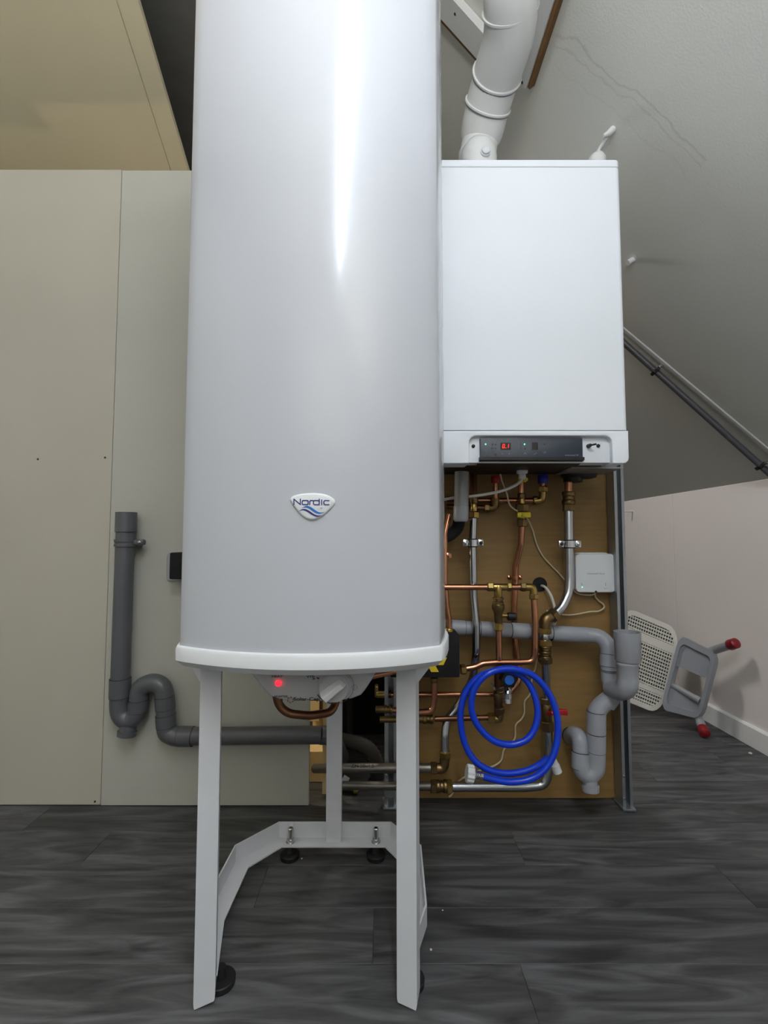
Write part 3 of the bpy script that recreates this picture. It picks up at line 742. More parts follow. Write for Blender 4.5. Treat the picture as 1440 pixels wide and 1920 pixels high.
# ------------------------------------------------------------------ boxed opening in the slope around the flue
op = thing('opening_frame', 'white painted board frame with raw brown edges around the roof opening', 'frame', on_slope(985, 158))
c0 = slope_at(990, 160)               # lower right end of the right board
yend = 0.55
xr0 = c0.x
def sp(x, y, h=0.0): return V(x, y, Z_KNEE + TAN * (X_KNEE - x)) + SN * h
su = Vector((-1, 0, TAN)).normalized()      # up the slope
def sboard(nm, p0, d, L_, e, wd, h0, h1, m):
    """board lying on the slope from p0 along d, width wd along e, from height h0 to h1 off the slope"""
    mb = MB(); d = d.normalized(); e = e.normalized()
    mb.loft([[p0 + SN * h for h in (h0,)] + [p0 + e * wd + SN * h0, p0 + e * wd + SN * h1, p0 + SN * h1],
             [p0 + d * L_ + SN * h0, p0 + d * L_ + e * wd + SN * h0, p0 + d * L_ + e * wd + SN * h1, p0 + d * L_ + SN * h1]])
    return build(nm, mb, m, op, smooth=False)
YD = V(0, -1, 0)
a0 = slope_at(1003, 160); 
sboard('raw_edge', sp(a0.x, a0.y), YD, .75, su, .010, .001, .020, M['raw_wood'])
sboard('board', sp(a0.x, a0.y + .004) + su * .010, YD, .75, su, .075, .001, .024, M['paint_white'])
b0 = slope_at(905, 75)
yb_ = slope_at(870, 40).y
sboard('raw_edge', sp(a0.x + .0, yb_ + .03) + su * .10, su, .55, V(0, 1, 0), .010, .001, .020, M['raw_wood'])
sboard('board', sp(a0.x + .0, yb_ + .028) + su * .10, su, .55, V(0, -1, 0), .075, .001, .024, M['paint_white'])
sboard('opening_shade', sp(a0.x, a0.y - .10) + su * .085, YD, .6, su, .5, .001, .004, M['dark_void'])  # thin dark sheet painting the shade inside the opening
for px, py in ((865, 17), (991, 145)):
    build('screw', MB().lathe(on_slope(px, py, .0242), SN, [(0, .004), (.001, .0035), (.0014, .001)], 10), M['screw'], op)

# ------------------------------------------------------------------ pipe and batten on the slope at right
cd = thing('slope_conduit', 'thin grey conduit clipped down the sloped ceiling at right', 'conduit', on_slope(1300, 740))
g0, g1 = slope_at(1050, 525), slope_at(1475, 905)
build('pipe', MB().tube([g0 + SN * .016, g1 + SN * .016], .0105, 14), M['pvc_dark'], cd)
gd = (g1 - g0).normalized(); gq = SN.cross(gd).normalized()
if gq.y > 0: pass
for px, py in ((1236, 690), (1433, 868)):
    c = on_slope(px, py)
    c = g0 + gd * (c - g0).dot(gd)
    rot = Matrix((gd, gq, SN)).transposed()
    build('clip', MB().box(c + SN * .018, (.012, .027, .026), rot, bev=.002), M['black'], cd)
    build('clip', MB().box(c + SN * .014 + gq * (-.026 if (gq.z < 0) else .026), (.009, .028, .016), rot, bev=.0015), M['screw_steel'], cd)['label'] = 'bright metal clip'
h0, h1 = slope_at(1050, 512), slope_at(1475, 866)
mb = MB(); hd = (h1 - h0).normalized(); hq = SN.cross(hd).normalized()
if hq.z < 0: hq = -hq
rot = Matrix((hd, hq, SN)).transposed()
bt = build('cover_strip', mb.box((h0 + h1) / 2 - hq * .010 + SN * .0042, ((h1 - h0).length, .020, .006), rot, bev=.001), M['paint_white'], None)
tag(bt, 'narrow white strip along the slope just above the grey conduit', 'strip')

# cable hook over boiler, stub and peg
hk = thing('white_lever', 'thin white painted hook leaning on slope over boiler top right', 'hook', P(1118, 296, 1.2))
s1 = on_slope(1150, 243, .004)
build('rod', MB().tube(fillet([P(1119, 294, 1.21), P(1122, 283, 1.215), s1 + SN * .01], .01), .005, 10), M['flue_white'], hk)
build('hook_end', MB().tube([s1 + SN * .016 + V(-.011, 0, -.004), s1 + SN * .014, s1 + V(.003, 0, .004)], [.004, .008, .0095], 10), M['flue_white'], hk)
sb_ = build('pipe_stub', MB().tube([slope_at(1187, 487) - SN * .002, slope_at(1187, 487) + SN * .022 + V(0.0, 0, .004)], [.0085, .0085], 14), M['flue_white'], None)
tag(sb_, 'short white stub poking from the slope beside boiler right edge', 'stub')
p = V(X_KNEE, X_KNEE * FPX / (1187 - 720), 0); p.z = CAM_H + (1011 - 959) / FPX * p.y
pg = build('wall_peg', MB().lathe(V(X_KNEE + .001, p.y, p.z), (-1, 0, 0), [(0, .006), (.003, .006), (.004, .004), (.045, .004), (.047, .002)], 12), M['plastic_white'], None)
tag(pg, 'little white peg on knee wall near its top left end', 'peg')

# ================================================================== PIPEWORK HELPERS
def pipe(nm, pts, r, m, par, rad=.03, seg=14, label=None):
    o = build(nm, MB().tube(fillet([P(*q) if not isinstance(q, Vector) else q for q in pts], rad), r, seg), m, par)
    if label: o['label'] = label
    return o
def Q(q): return q if isinstance(q, Vector) else P(*q)
def nut(par, a, b, r, m='brass', nm='hex_nut'):
    a, b = Q(a), Q(b); d = b - a; L_ = d.length; c = min(.0025, L_ * .2)
    return build(nm, MB().lathe(a, d, [(0, r * .86), (c, r), (L_ - c, r), (L_, r * .86)], 6, .3), M[m], par, smooth=False)
def sleeve(par, a, b, r, m='brass', nm='sleeve', seg=20):
    a, b = Q(a), Q(b); d = b - a; L_ = d.length; c = min(.0015, L_ * .2)
    return build(nm, MB().lathe(a, d, [(0, r * .93), (c, r), (L_ - c, r), (L_, r * .93)], seg), M[m], par)
def ribbed(par, a, b, r, m='brass', nm='coupling', n=4):
    a, b = Q(a), Q(b); d = b - a; L_ = d.length; prof = []
    for k in range(n):
        t0 = L_ * k / n; t1 = L_ * (k + 1) / n; q = r if k % 2 == 0 else r * .84
        prof += [(t0, q * .95), (t0 + (t1 - t0) * .15, q), (t1 - (t1 - t0) * .15, q), (t1, q * .95)]
    return build(nm, MB().lathe(a, d, prof, 20), M[m], par)
def elbow(par, a, b, c, r, m='brass', nm='elbow'):
    a, b, c = Q(a), Q(b), Q(c)
    o = build(nm, MB().tube(fillet([a, b, c], .02), r, 18), M[m], par)
    return o
def clip_band(x, z, y, r, label, side):
    """rubber lined steel pipe clamp with a screw lug"""
    t = thing('pipe_clamp', label, 'clamp', (x, y, z))
    build('rubber_lining', MB().lathe((x, y, z - .012), (0, 0, 1), [(0, r + .0005), (0, r + .003), (.024, r + .003), (.024, r + .0005)], 24), M['rubber'], t)
    build('steel_band', MB().lathe((x, y, z - .009), (0, 0, 1), [(0, r + .0025), (0, r + .0045), (.018, r + .0045), (.018, r + .0025)], 24), M['chrome'], t)
    for s_ in (-1, 1):
        lug = MB().box((x + s_ * (r + .011), y - .002, z), (.016, .012, .020), bev=.003)
        build('lug', lug, M['chrome'], t)
        build('screw', MB().lathe((x + s_ * (r + .011), y - .008, z), (0, -1, 0), [(0, .005), (.003, .005), (.004, .003), (.0042, .001)], 12), M['screw_steel'] if side == s_ else M['screw'], t)
    build('hanger_bolt', MB().lathe((x, y + r + .003, z), (0, 1, 0), [(0, .004), (max(YB - y - r - .002, .005), .004)], 10), M['screw_steel'], t)
    return t

# ---- A: left steel heating pipe
yA = 1.31
A_ = thing('heating_pipe', 'bright steel pipe left on board, running down behind the blue hose', 'pipe', P(890, 1500, yA))
pipe('pipe', [(888, 890, 1.335), (888, 932, 1.32)], .0095, M['copper_dark'], A_, label='brown copper pipe end')
sleeve(A_, (888, 930, 1.32), (888, 944, 1.32), .0125, 'bronze'); sleeve(A_, (888, 944, 1.32), (888, 960, 1.32), .0105)
nut(A_, (888, 959, 1.32), (887.5, 972, 1.32), .0155)
pipe('pipe', [(887.5, 970, 1.32), (886, 1018, 1.318), (888, 1115, 1.31), (893, 1170, 1.30), (893, 1225, 1.30), (886, 1275, 1.345), (858, 1325, 1.355), (837, 1350, 1.345), (834.5, 1378, 1.335), (834.5, 1418, 1.33)], .0108, M['steel'], A_, rad=.07)
nut(A_, (834.5, 1408, 1.33), (834.5, 1421, 1.33), .0165)
elbow(A_, (834.5, 1420, 1.33), (832, 1441, 1.33), (815, 1440.5, 1.33), .0135, 'bronze')
nut(A_, (819, 1440, 1.33), (807, 1440, 1.33), .017, 'bronze')
pipe('pipe', [(808, 1440, 1.33), (640, 1440, 1.33), (590, 1441, 1.42)], .0125, M['steel_dull'], A_, label='dull steel pipe running left behind stand')
text_part('lettering', 'ZN 28x1.5', .013, P(680, 1436.5, 1.3165), UX, UZ, M['ink'], A_, sx=1.1)
clip_band(P(886, 1018, 1.318).x, P(886, 1018, 1.318).z, 1.318, .0108, 'rubber lined steel clamp on the left steel pipe', -1)

# ---- B: right steel pipe down to valve, round to lower union
B_ = thing('heating_pipe', 'bright steel pipe on right of board with a red-handled valve lower down', 'pipe', P(1025, 1500, 1.33))
build('connector', MB().lathe(P(1074, 880, 1.335), (0, 0, -1), [(0, .034), (.02, .034), (.024, .026), (.036, .026), (.038, .02)], 24).box(P(1098, 888, 1.335), (.045, .05, .028), bev=.004), M['black'], B_)
pipe('pipe', [(1066, 900, 1.335), (1066, 928, 1.335)], .0115, M['copper'], B_, label='copper pipe end')
ribbed(B_, (1066, 922, 1.335), (1066, 946, 1.335), .0185, 'bronze', n=3)
nut(B_, (1066, 945, 1.335), (1066, 959, 1.335), .0165, 'bronze')
pipe('pipe', [(1066, 957, 1.335), (1067.5, 1085, 1.325), (1066, 1112, 1.32), (1054, 1138, 1.31), (1035, 1157, 1.30)], .0130, M['steel'], B_, rad=.07)
nut(B_, (1042, 1150, 1.305), (1033, 1158, 1.30), .020, 'bronze')
elbow(B_, (1037, 1155, 1.302), (1022, 1160, 1.295), (1021, 1180, 1.295), .0155, 'bronze')
nut(B_, (1021, 1177, 1.295), (1021, 1188, 1.295), .0185)
sleeve(B_, (1021, 1187, 1.295), (1021, 1201, 1.295), .0125, 'steel')
nut(B_, (1021.5, 1200, 1.295), (1021.5, 1211, 1.295), .0185)
ribbed(B_, (1021.5, 1210, 1.295), (1022, 1234, 1.298), .0170, 'bronze', n=5)
nut(B_, (1022, 1231, 1.298), (1022.5, 1243, 1.30), .0195, 'bronze')
pipe('pipe', [(1023, 1242, 1.30), (1025, 1312, 1.325)], .0110, M['steel'], B_)
nut(B_, (1024, 1308, 1.325), (1024, 1320, 1.325), .0165, 'bronze')
v_ = sleeve(B_, (1024, 1319, 1.325), (1025, 1352, 1.325), .0145, 'bronze', nm='valve_body')
build('valve_handle', MB().box(P(1052, 1335, 1.292), (.036, .009, .016), Matrix.Rotation(R(4), 3, 'Y'), bev=.003).tube([P(1028, 1338, 1.31), P(1036, 1337, 1.292), P(1046, 1336, 1.292)], .0055, 10), M['red_plastic'], B_)['label'] = 'red valve handle'
nut(B_, (1025, 1351, 1.325), (1026, 1370, 1.325), .019, 'bronze')
pipe('pipe', [(1027, 1368, 1.325), (1029, 1440, 1.325), (1022, 1472, 1.325), (985, 1475, 1.325), (846, 1475, 1.325)], .0125, M['steel'], B_, rad=.05)
nut(B_, (848, 1474.5, 1.325), (837, 1474.5, 1.325), .0195)
ribbed(B_, (838, 1474, 1.325), (818, 1474, 1.325), .017, 'bronze', n=3)
nut(B_, (819, 1474, 1.325), (807, 1474, 1.325), .0185, 'bronze')
pipe('pipe', [(809, 1474, 1.325), (640, 1473, 1.36)], .0115, M['steel_dull'], B_)
clip_band(P(1067, 1020, 1.33).x, P(1067, 1020, 1.33).z, 1.33, .0130, 'rubber lined steel clamp on the right steel pipe above white box', 1)

# ---- C: gas pipe with yellow handle
C_ = thing('gas_pipe', 'copper gas pipe with flat yellow valve handle under the boiler', 'pipe', P(966, 1300, 1.372))
sleeve(C_, (978, 892, 1.345), (978, 904, 1.345), .0125, 'yellow_plastic', nm='yellow_ring')
build('yellow_tab', MB().box(P(984, 899, 1.328), (.016, .01, .010), bev=.002), M['yellow_plastic'], C_)
pipe('pipe', [(977, 900, 1.345), (977, 930, 1.345)], .0088, M['copper'], C_)
sleeve(C_, (977.5, 925, 1.345), (977.5, 935, 1.345), .0115, 'bronze'); sleeve(C_, (978, 934, 1.345), (978, 946, 1.345), .0095)
nut(C_, (978.5, 945, 1.345), (978.5, 960, 1.345), .0185, 'bronze')
build('valve_handle', MB().box(P(982, 965.5, 1.322), (.038, .012, .015), bev=.003).box(P(982, 965.5, 1.313), (.010, .006, .010), bev=.002), M['yellow_plastic'], C_)['label'] = 'yellow flat valve handle'
sleeve(C_, (978.5, 959, 1.345), (978.5, 974, 1.345), .0105); nut(C_, (978.5, 973, 1.345), (978.5, 988, 1.345), .0135, 'bronze')
pipe('pipe', [(978.5, 985, 1.345), (977, 1020, 1.35), (966.5, 1062, 1.368), (966, 1090, 1.372), (964, 1150, 1.374), (966, 1200, 1.374), (971, 1245, 1.374), (975, 1275, 1.36), (953, 1302, 1.355), (940, 1302, 1.352)], .0086, M['copper'], C_, rad=.05)
for s_ in (-1, 1):
    c = P(966 + s_ * 10.5, 1083, 1.385)
    build('saddle_clip', MB().lathe(c + V(0, .005, 0), (0, -1, 0), [(0, .0065), (.003, .0065), (.005, .003), (.0055, .001)], 12), M['copper'], C_)
build('saddle_clip', MB().lathe(P(966, 1083, 1.372) + V(0, 0, -.005), (0, 0, 1), [(0, .0088), (0, .0102), (.010, .0102), (.010, .0088)], 18), M['copper'], C_)

# ---- D: hot and cold connections
D_ = thing('hot_water_pipe', 'short copper pipe with red ring under the boiler', 'pipe', P(929, 950, 1.35))
sleeve(D_, (930, 893, 1.35), (930, 906, 1.35), .014, 'red_plastic', nm='red_ring')
pipe('pipe', [(929, 900, 1.35), (929, 938, 1.35)], .0078, M['copper'], D_)
elbow(D_, (929, 934, 1.35), (928, 952, 1.355), (914, 953, 1.36), .0115, 'bronze')
nut(D_, (918, 953, 1.358), (908, 952, 1.36), .0135, 'bronze')
pipe('pipe', [(910, 952, 1.36), (838, 950, 1.362)], .0078, M['copper_dark'], D_)
E0 = thing('cold_water_pipe', 'copper pipe with blue ring under boiler turning left', 'pipe', P(1018, 950, 1.35))
sleeve(E0, (1018, 891, 1.35), (1018, 906, 1.35), .0145, 'blue_plastic', nm='blue_ring')
pipe('pipe', [(1017.5, 900, 1.35), (1017.5, 918, 1.35)], .0078, M['copper'], E0)
nut(E0, (1017.5, 912, 1.35), (1017.5, 923, 1.35), .0145); elbow(E0, (1018, 921, 1.35), (1017, 938, 1.355), (1003, 939, 1.36), .0105, 'brass')
nut(E0, (1008, 938.5, 1.36), (999, 938.5, 1.362), .0125, 'bronze')
pipe('pipe', [(1001, 938.5, 1.362), (895, 938, 1.372), (838, 936, 1.374)], .0078, M['copper'], E0)

# ---- siphon tube with black hose
G_ = thing('siphon', 'cloudy grey siphon tube under boiler left beside the heater', 'siphon', P(864, 975, 1.26))
build('tube', MB().tube([P(866, 885, 1.262), P(864.5, 972, 1.262)], [.0190, .0196], 24), M['clear_grey'], G_)
build('tube_end', MB().tube([P(864.5, 950, 1.262), P(864, 974, 1.262), P(864, 978, 1.262)], [.0204, .0202, .016], 24), M['pvc'], G_)
build('hose', MB().tube(catmull([P(862, 970, 1.30), P(857, 990, 1.305), P(838, 1006, 1.31), P(800, 1020, 1.32)], 6), .017, 16), M['foam_and_shade_black'], G_)
# ---- copper riser by the heater edge
H_ = thing('copper_riser', 'thin copper riser hugging the right side of the heater', 'pipe', P(840, 1190, 1.29))
pipe('pipe', [(842, 965, 1.30), (834, 1000, 1.29), (834, 1090, 1.28), (838, 1140, 1.28), (841.5, 1160, 1.28), (841.5, 1182, 1.28)], .0075, M['copper'], H_, rad=.05)
sleeve(H_, (841.5, 1178, 1.28), (842, 1192, 1.28), .0115); nut(H_, (842, 1184, 1.28), (842, 1190, 1.28), .0135)
build('saddle_clip', MB().lathe(P(839, 1041, 1.285), (0, -1, 0), [(0, .007), (.004, .007), (.006, .003)], 12).box(P(839, 1041, 1.335), (.008, .10, .012)), M['copper'], H_)

# ---- E: upper copper circuit with valve
YE = 1.275
E_ = thing('copper_circuit', 'copper pipe loop with brass tee and black-handled valve in front of grey drain', 'pipe', P(940, 1260, YE))
pipe('pipe', [(822, 1101, YE), (916, 1101, YE)], .0083, M['copper'], E_)
nut(E_, (913, 1101, YE), (925, 1101, YE), .0125); sleeve(E_, (924, 1101, YE), (953, 1101, YE), .0100, nm='tee')
sleeve(E_, (934, 1098, YE), (934, 1122, YE), .0110, nm='tee'); nut(E_, (950, 1101, YE), (959, 1101, YE), .0125)
pipe('pipe', [(957, 1101, YE), (980, 1101, YE)], .0083, M['copper'], E_)
nut(E_, (975, 1101, YE), (986, 1101, YE), .0125, 'bronze')
elbow(E_, (985, 1101, YE), (1000, 1101, YE), (1001, 1124, YE), .0100); nut(E_, (1000.5, 1113, YE), (1001, 1124, YE), .0125)
pipe('pipe', [(1001, 1122, YE), (1003.5, 1165, YE - .003), (1003, 1215, YE - .003), (1001, 1240, YE), (975, 1241.5, YE), (930, 1242, YE), (905, 1244, YE), (890, 1251, YE), (866, 1255, YE)], .0083, M['copper'], E_, rad=.045)
nut(E_, (874, 1254.5, YE), (863, 1255, YE), .0140)
ribbed(E_, (934, 1120, YE), (934, 1132, YE), .0145, 'bronze', n=3)
build('valve_body', MB().lathe(P(934, 1130, YE), (0, 0, -1), [(0, .012), (.006, .017), (.016, .017), (.026, .012), (.05, .011), (.056, .009)], 20), M['bronze'], E_)
build('valve_stem', MB().lathe(P(934, 1154, YE), (1, 0, -.03), [(0, .009), (.012, .008), (.013, .006), (.026, .0055)], 14), M['brass'], E_)
build('valve_knob', MB().lathe(P(951, 1156, YE), (1, 0, -.02), [(0, .009), (.002, .0115), (.021, .0115), (.023, .009)], 12), M['black'], E_)['label'] = 'black ribbed valve knob'
nut(E_, (934.5, 1168, YE), (934.5, 1182, YE), .0125)
pipe('pipe', [(935, 1180, YE), (935.5, 1238, YE), ], .0083, M['copper'], E_)

# ---- tap in the middle of the hose loop
T_ = thing('water_tap', 'chrome hose tap with black handle and light blue cap inside the blue loop', 'tap', P(935, 1345, 1.30))
pipe('pipe', [(935, 1252, YE + .03), (934, 1300, 1.325), (935, 1345, 1.335)], .0115, M['copper_dark'], T_, rad=.05)
sleeve(T_, (933, 1298, 1.325), (935, 1318, 1.328), .0125, 'bronze'); nut(T_, (936, 1325, 1.33), (936.5, 1337, 1.333), .0145, 'bronze')
tp = P(952, 1290, 1.285)
build('tap_body', MB().tube(fillet([P(934, 1296, 1.325), P(944, 1292, 1.30), tp, P(951, 1312, 1.275)], .02), .0105, 16), M['chrome'], T_)
build('spout', MB().lathe(P(951.5, 1300, 1.275), (0, -.08, -1), [(0, .0118), (.012, .0118), (.013, .0102), (.024, .0108), (.025, .008)], 20), M['chrome'], T_)
hc = P(955, 1275, 1.245)
hm = MB(); prof = []
for k in range(12):
    pass
star = [(( .024 if k % 2 == 0 else .0195) * math.cos(R(30 * k)), (.024 if k % 2 == 0 else .0195) * math.sin(R(30 * k))) for k in range(12)]
prism(hm, [(hc.x + a, hc.z + b) for a, b in star], hc.y, hc.y + .02, .003)
hm.lathe(hc + V(0, .02, 0), (0, 1, -.3), [(0, .012), (.03, .009)], 14)
build('tap_handle', hm, M['black'], T_)
build('handle_cap', MB().lathe(hc, (0, -1, 0), [(0, .0125), (.0015, .0122), (.0025, .010), (.003, .001)], 24), M['blue_cap'], T_)
build('side_lever', MB().tube([P(930, 1294, 1.32), P(925, 1287, 1.305), P(921, 1281, 1.30)], [.004, .003, .0025], 10), M['chrome'], T_)
elbow(T_, (936, 1336, 1.333), (936, 1349, 1.335), (922, 1346.5, 1.335), .0115, 'brass')
nut(T_, (927, 1346, 1.335), (914, 1345.5, 1.335), .0145)
pipe('pipe', [(916, 1345.5, 1.335), (815, 1348, 1.335)], .0075, M['copper_dark'], T_)
ribbed(T_, (812, 1348, 1.335), (786, 1348, 1.335), .0135, 'bronze', n=4)
pipe('pipe', [(788, 1348, 1.335), (712, 1349, 1.335)], .0085, M['bronze'], T_)
I_ = thing('copper_pipe', 'straight thin copper pipe running across the board behind the blue hose', 'pipe', P(830, 1304, 1.36))
pipe('pipe', [(938, 1302, 1.362), (728, 1302, 1.362)], .0070, M['copper'], I_)
ribbed(I_, (733, 1302, 1.362), (726, 1302, 1.362), .0105, 'bronze', n=3); sleeve(I_, (727, 1302, 1.362), (706, 1302, 1.362), .0095)
build('bracket', MB().box(P(706, 1295, 1.375), (.010, .03, .03), bev=.003), M['bronze'], I_)

# ---- black insulated box with yellow emblem
bxw = P(862, 1230, 1.235).x; bz0_, bz1_ = P(830, 1271, 1.235).z, P(830, 1190, 1.235).z
K_ = thing('black_box', 'black insulated pump box with yellow emblem, half behind heater', 'box', (bxw - .09, 1.29, bz0_))
build('housing', MB().box((bxw - .09, 1.235 + .055, (bz0_ + bz1_) / 2), (.18, .11, bz1_ - bz0_), bev=.004), M['foam_and_shade_black'], K_)
def kz(px, py): p = P(px, py, 1.2342); return p
mb = MB()
for q in (((830.5, 1233), (837, 1233), (834, 1243), (816, 1246)),):
    pass
quads = [[(821.5, 1233.5), (838, 1233), (831.5, 1247), (815.5, 1247)], [(801.5, 1246.5), (815.5, 1246.5), (823, 1260), (808.5, 1260)], [(822, 1232), (815, 1232), (824, 1217), (831, 1217)]]
for q in quads:
    mb.loft([[kz(*c) for c in q], [kz(*c) + V(0, .0006, 0) for c in q]])
build('emblem', mb, M['yellow'], K_, smooth=False)
# copper pipe out of its bottom, curving left
L_p = thing('curved_copper_pipe', 'bent copper pipe dropping from the black box and turning left', 'pipe', P(815, 1300, 1.285))
sleeve(L_p, (814.5, 1271, 1.285), (814.5, 1279, 1.285), .0105, 'bronze')
pipe('pipe', [(814.5, 1274, 1.285), (814.5, 1310, 1.285), (812, 1334, 1.285), (780, 1336, 1.29), (728, 1330, 1.30)], .0083, M['copper'], L_p, rad=.05)
ribbed(L_p, (735, 1330.5, 1.30), (720, 1330, 1.30), .0115, 'bronze', n=3); sleeve(L_p, (722, 1330, 1.30), (704, 1330, 1.30), .0095, 'bronze')
N_ = thing('upper_copper_pipe', 'copper pipe rising right just under heater beside control knob box', 'pipe', P(730, 1262, 1.12))
pipe('pipe', [(680, 1273, 1.10), (700, 1267, 1.10), (752, 1256, 1.10), (800, 1252, 1.16)], .0075, M['copper'], N_, rad=.06)
O_ = thing('heater_inlet_pipe', 'brown copper pipe sagging below heater control box', 'pipe', P(570, 1345, .88))
pipe('pipe', [(517, 1296, .90), (522, 1322, .90), (540, 1338, .90), (580, 1342, .905), (622, 1336, .93), (632, 1310, .95), (632, 1285, .95)], .0078, M['copper_dark'], O_, rad=.05)

# ---- grey drain (right)
yD = 1.333
DR = thing('drain_pipe', 'light grey plastic drain across the board ending in an open cup', 'drain pipe', P(1000, 1195, yD))
pipe('pipe', [(780, 1173, yD), (860, 1177, yD)], .0195, M['pvc'], DR, seg=24)
def psleeve(par, a, b, r, m='pvc', nm='socket'):
    a, b = Q(a), Q(b); d = b - a; L_ = d.length
    o = build(nm, MB().lathe(a, d, [(0, r * .9), (.0006, r), (L_ - .0006, r), (L_, r * .9)], 28), M[m], par)
    for e_ in (a, b):
        build('joint_ring', MB().lathe(e_ - d.normalized() * .0008, d, [(0, r * .93), (.0001, r * .985), (.0015, r * .985), (.0016, r * .93)], 28), M['ink'], par)
    return o
pipe('pipe', [(855, 1176.5, yD), (1060, 1187, yD)], .0195, M['pvc'], DR, seg=24)
psleeve(DR, (846, 1176, yD), (872, 1177.5, yD), .0208); psleeve(DR, (900, 1179, yD), (928, 1180.5, yD), .0212); psleeve(DR, (958, 1182, yD), (992, 1184, yD), .0216)
psleeve(DR, (1034, 1187, yD), (1102, 1191, yD), .0218)
build('bend', MB().tube(fillet([P(1098, 1190.5, yD), P(1125, 1193, 1.325), P(1141, 1210, 1.30), P(1142, 1232, 1.295)], .03), .0212, 24), M['pvc'], DR)
psleeve(DR, (1141.5, 1227, 1.295), (1141, 1250, 1.29), .0222)
build('branch', MB().tube(fillet([P(1141, 1248, 1.29), P(1142, 1275, 1.285), P(1152, 1302, 1.28), P(1138, 1322, 1.285)], .03), .0205, 24), M['pvc'], DR)
psleeve(DR, (1145, 1285, 1.275), (1157, 1303, 1.278), .0222)
build('bend', MB().tube(fillet([P(1150, 1305, 1.28), P(1128, 1322, 1.285), P(1118, 1334, 1.285), P(1117.5, 1350, 1.285)], .03), .0225, 24), M['pvc'], DR)
# open cup
yC = 1.21
build('cup', MB().lathe(P(1177.5, 1240, yC), (0, 0, 1), [(0, .0285), (.003, .0305), (.0745, .0315), (.0745, .029), (.006, .0275), (.006, .001)], 32), M['pvc'], DR)
build('cup_neck', MB().lathe(P(1177, 1276, yC), (0, 0, 1), [(0, .0235), (.001, .0255), (.038, .0255), (.040, .0265), (.045, .0265), (.052, .022)], 32), M['pvc'], DR)
build('bend', MB().tube(fillet([P(1177, 1270, yC), P(1175, 1292, yC), P(1160, 1295, 1.24), P(1146, 1290, 1.275)], .03), [.0255] * 3 + [.025] * 6 + [.023] * 7, 24), M['pvc'], DR)
# trap below
psleeve(DR, (1118, 1334, 1.285), (1118, 1374, 1.285), .0245)
pipe('pipe', [(1118, 1370, 1.285), (1118, 1412, 1.285)], .0236, M['pvc'], DR, seg=24)
psleeve(DR, (1118, 1375, 1.285), (1118, 1409, 1.285), .0241)
build('trap_bend', MB().tube(catmull([P(1118, 1408, 1.285), P(1118, 1428, 1.285), P(1115, 1444, 1.285), P(1104, 1452, 1.286), P(1093, 1446, 1.288), P(1089, 1432, 1.29)], 5), .0232, 24), M['pvc'], DR)
psleeve(DR, (1089, 1410, 1.295), (1089, 1441, 1.29), .0235)
build('trap_outlet', MB().tube(fillet([P(1089, 1414, 1.295), P(1087, 1380, 1.30), P(1075, 1376, 1.335), P(1068, 1382, 1.40)], .035), .0205, 24), M['pvc'], DR)
build('clean_out_cap', MB().lathe(P(1105, 1455, 1.285), (.02, -.14, -1), [(0, .0195), (.018, .0185), (.0182, .0172), (.022, .0172), (.0222, .0225), (.037, .0212), (.039, .018), (.0395, .001)], 24), M['pvc'], DR)
psleeve(DR, (1142.5, 1256, 1.288), (1142.5, 1258, 1.288), .0232)

# black discs painting the dark of two holes in the board
for (px, py, r, lab) in ((1012, 1096, .0215, 'round dark cable hole in the plywood near white box'), (1069, 1378, .024, 'dark hole in plywood where the grey trap enters')):
    p = P(px, py, YB)
    h = build('hole_shade_disc', MB().lathe(V(p.x, YB - .0006, p.z), (0, 1, 0), [(0, r), (0, r * .99), (.012, r * .97), (.012, .001)], 28), M['foam_and_shade_black'], build_board)

# ---- left grey trap on wallboard
yL = 1.318
TR = thing('trap_pipe', 'dark grey waste pipe with a swan-neck trap on left wallboard', 'drain pipe', P(230, 1390, yL))
g = 'pvc_dark'
build('pipe', MB().tube([P(235.5, 990, yL), P(225, 1290, yL)], .0245, 28), M[g], TR)
build('socket', MB().lathe(P(236, 998, yL), (P(237, 962, yL) - P(236, 998, yL)), [(0, .0265), (.001, .0278), (.056, .0278), (.056, .0255), (.02, .0250), (.02, .001)], 28), M[g], TR)
psleeve(TR, (225.5, 1272, yL), (224.5, 1307, yL), .0275, g)
build('trap_bend', MB().tube(catmull([P(224.5, 1300, yL), P(224, 1324, yL), P(228, 1341, yL), P(241, 1350, yL), P(254, 1343, yL), P(259.5, 1330, yL), P(260, 1316, yL)], 5), .0250, 24), M[g], TR)
psleeve(TR, (259, 1334, yL), (260, 1312, yL), .0265, g)
build('arch', MB().tube(fillet([P(260, 1314, yL), P(262, 1288, yL), P(288, 1278, yL), P(306, 1288, yL), P(309, 1312, yL)], .035), .0245, 24), M[g], TR)
psleeve(TR, (308.5, 1306, yL), (310, 1329, yL), .0258, g); pipe('pipe', [(310, 1326, yL), (311.5, 1348, yL)], .0245, M[g], TR, seg=24)
psleeve(TR, (310.3, 1340, yL), (311.8, 1362, yL), .0262, g)
build('bend', MB().tube(fillet([P(311.5, 1358, yL), P(313, 1374, yL), P(330, 1381, yL), P(356, 1381, yL)], .03), .0250, 24), M[g], TR)
psleeve(TR, (336, 1381, yL), (362, 1381, yL), .0262, g)
pipe('pipe', [(358, 1380.5, yL), (604, 1378, yL)], .0235, M[g], TR, seg=24)
build('bend', MB().tube(fillet([P(600, 1378, yL), P(622, 1379, 1.33), P(628, 1395, 1.40), P(640, 1420, 1.50)], .04), .0245, 24), M[g], TR)
build('clean_out_cap', MB().lathe(P(242, 1355, yL), (-.10, -.16, -1), [(0, .0225), (.017, .0215), (.0172, .0205), (.021, .0205), (.0212, .0252), (.034, .0240), (.036, .020), (.0365, .001)], 28), M[g], TR)
cl = P(235, 1018, yL)
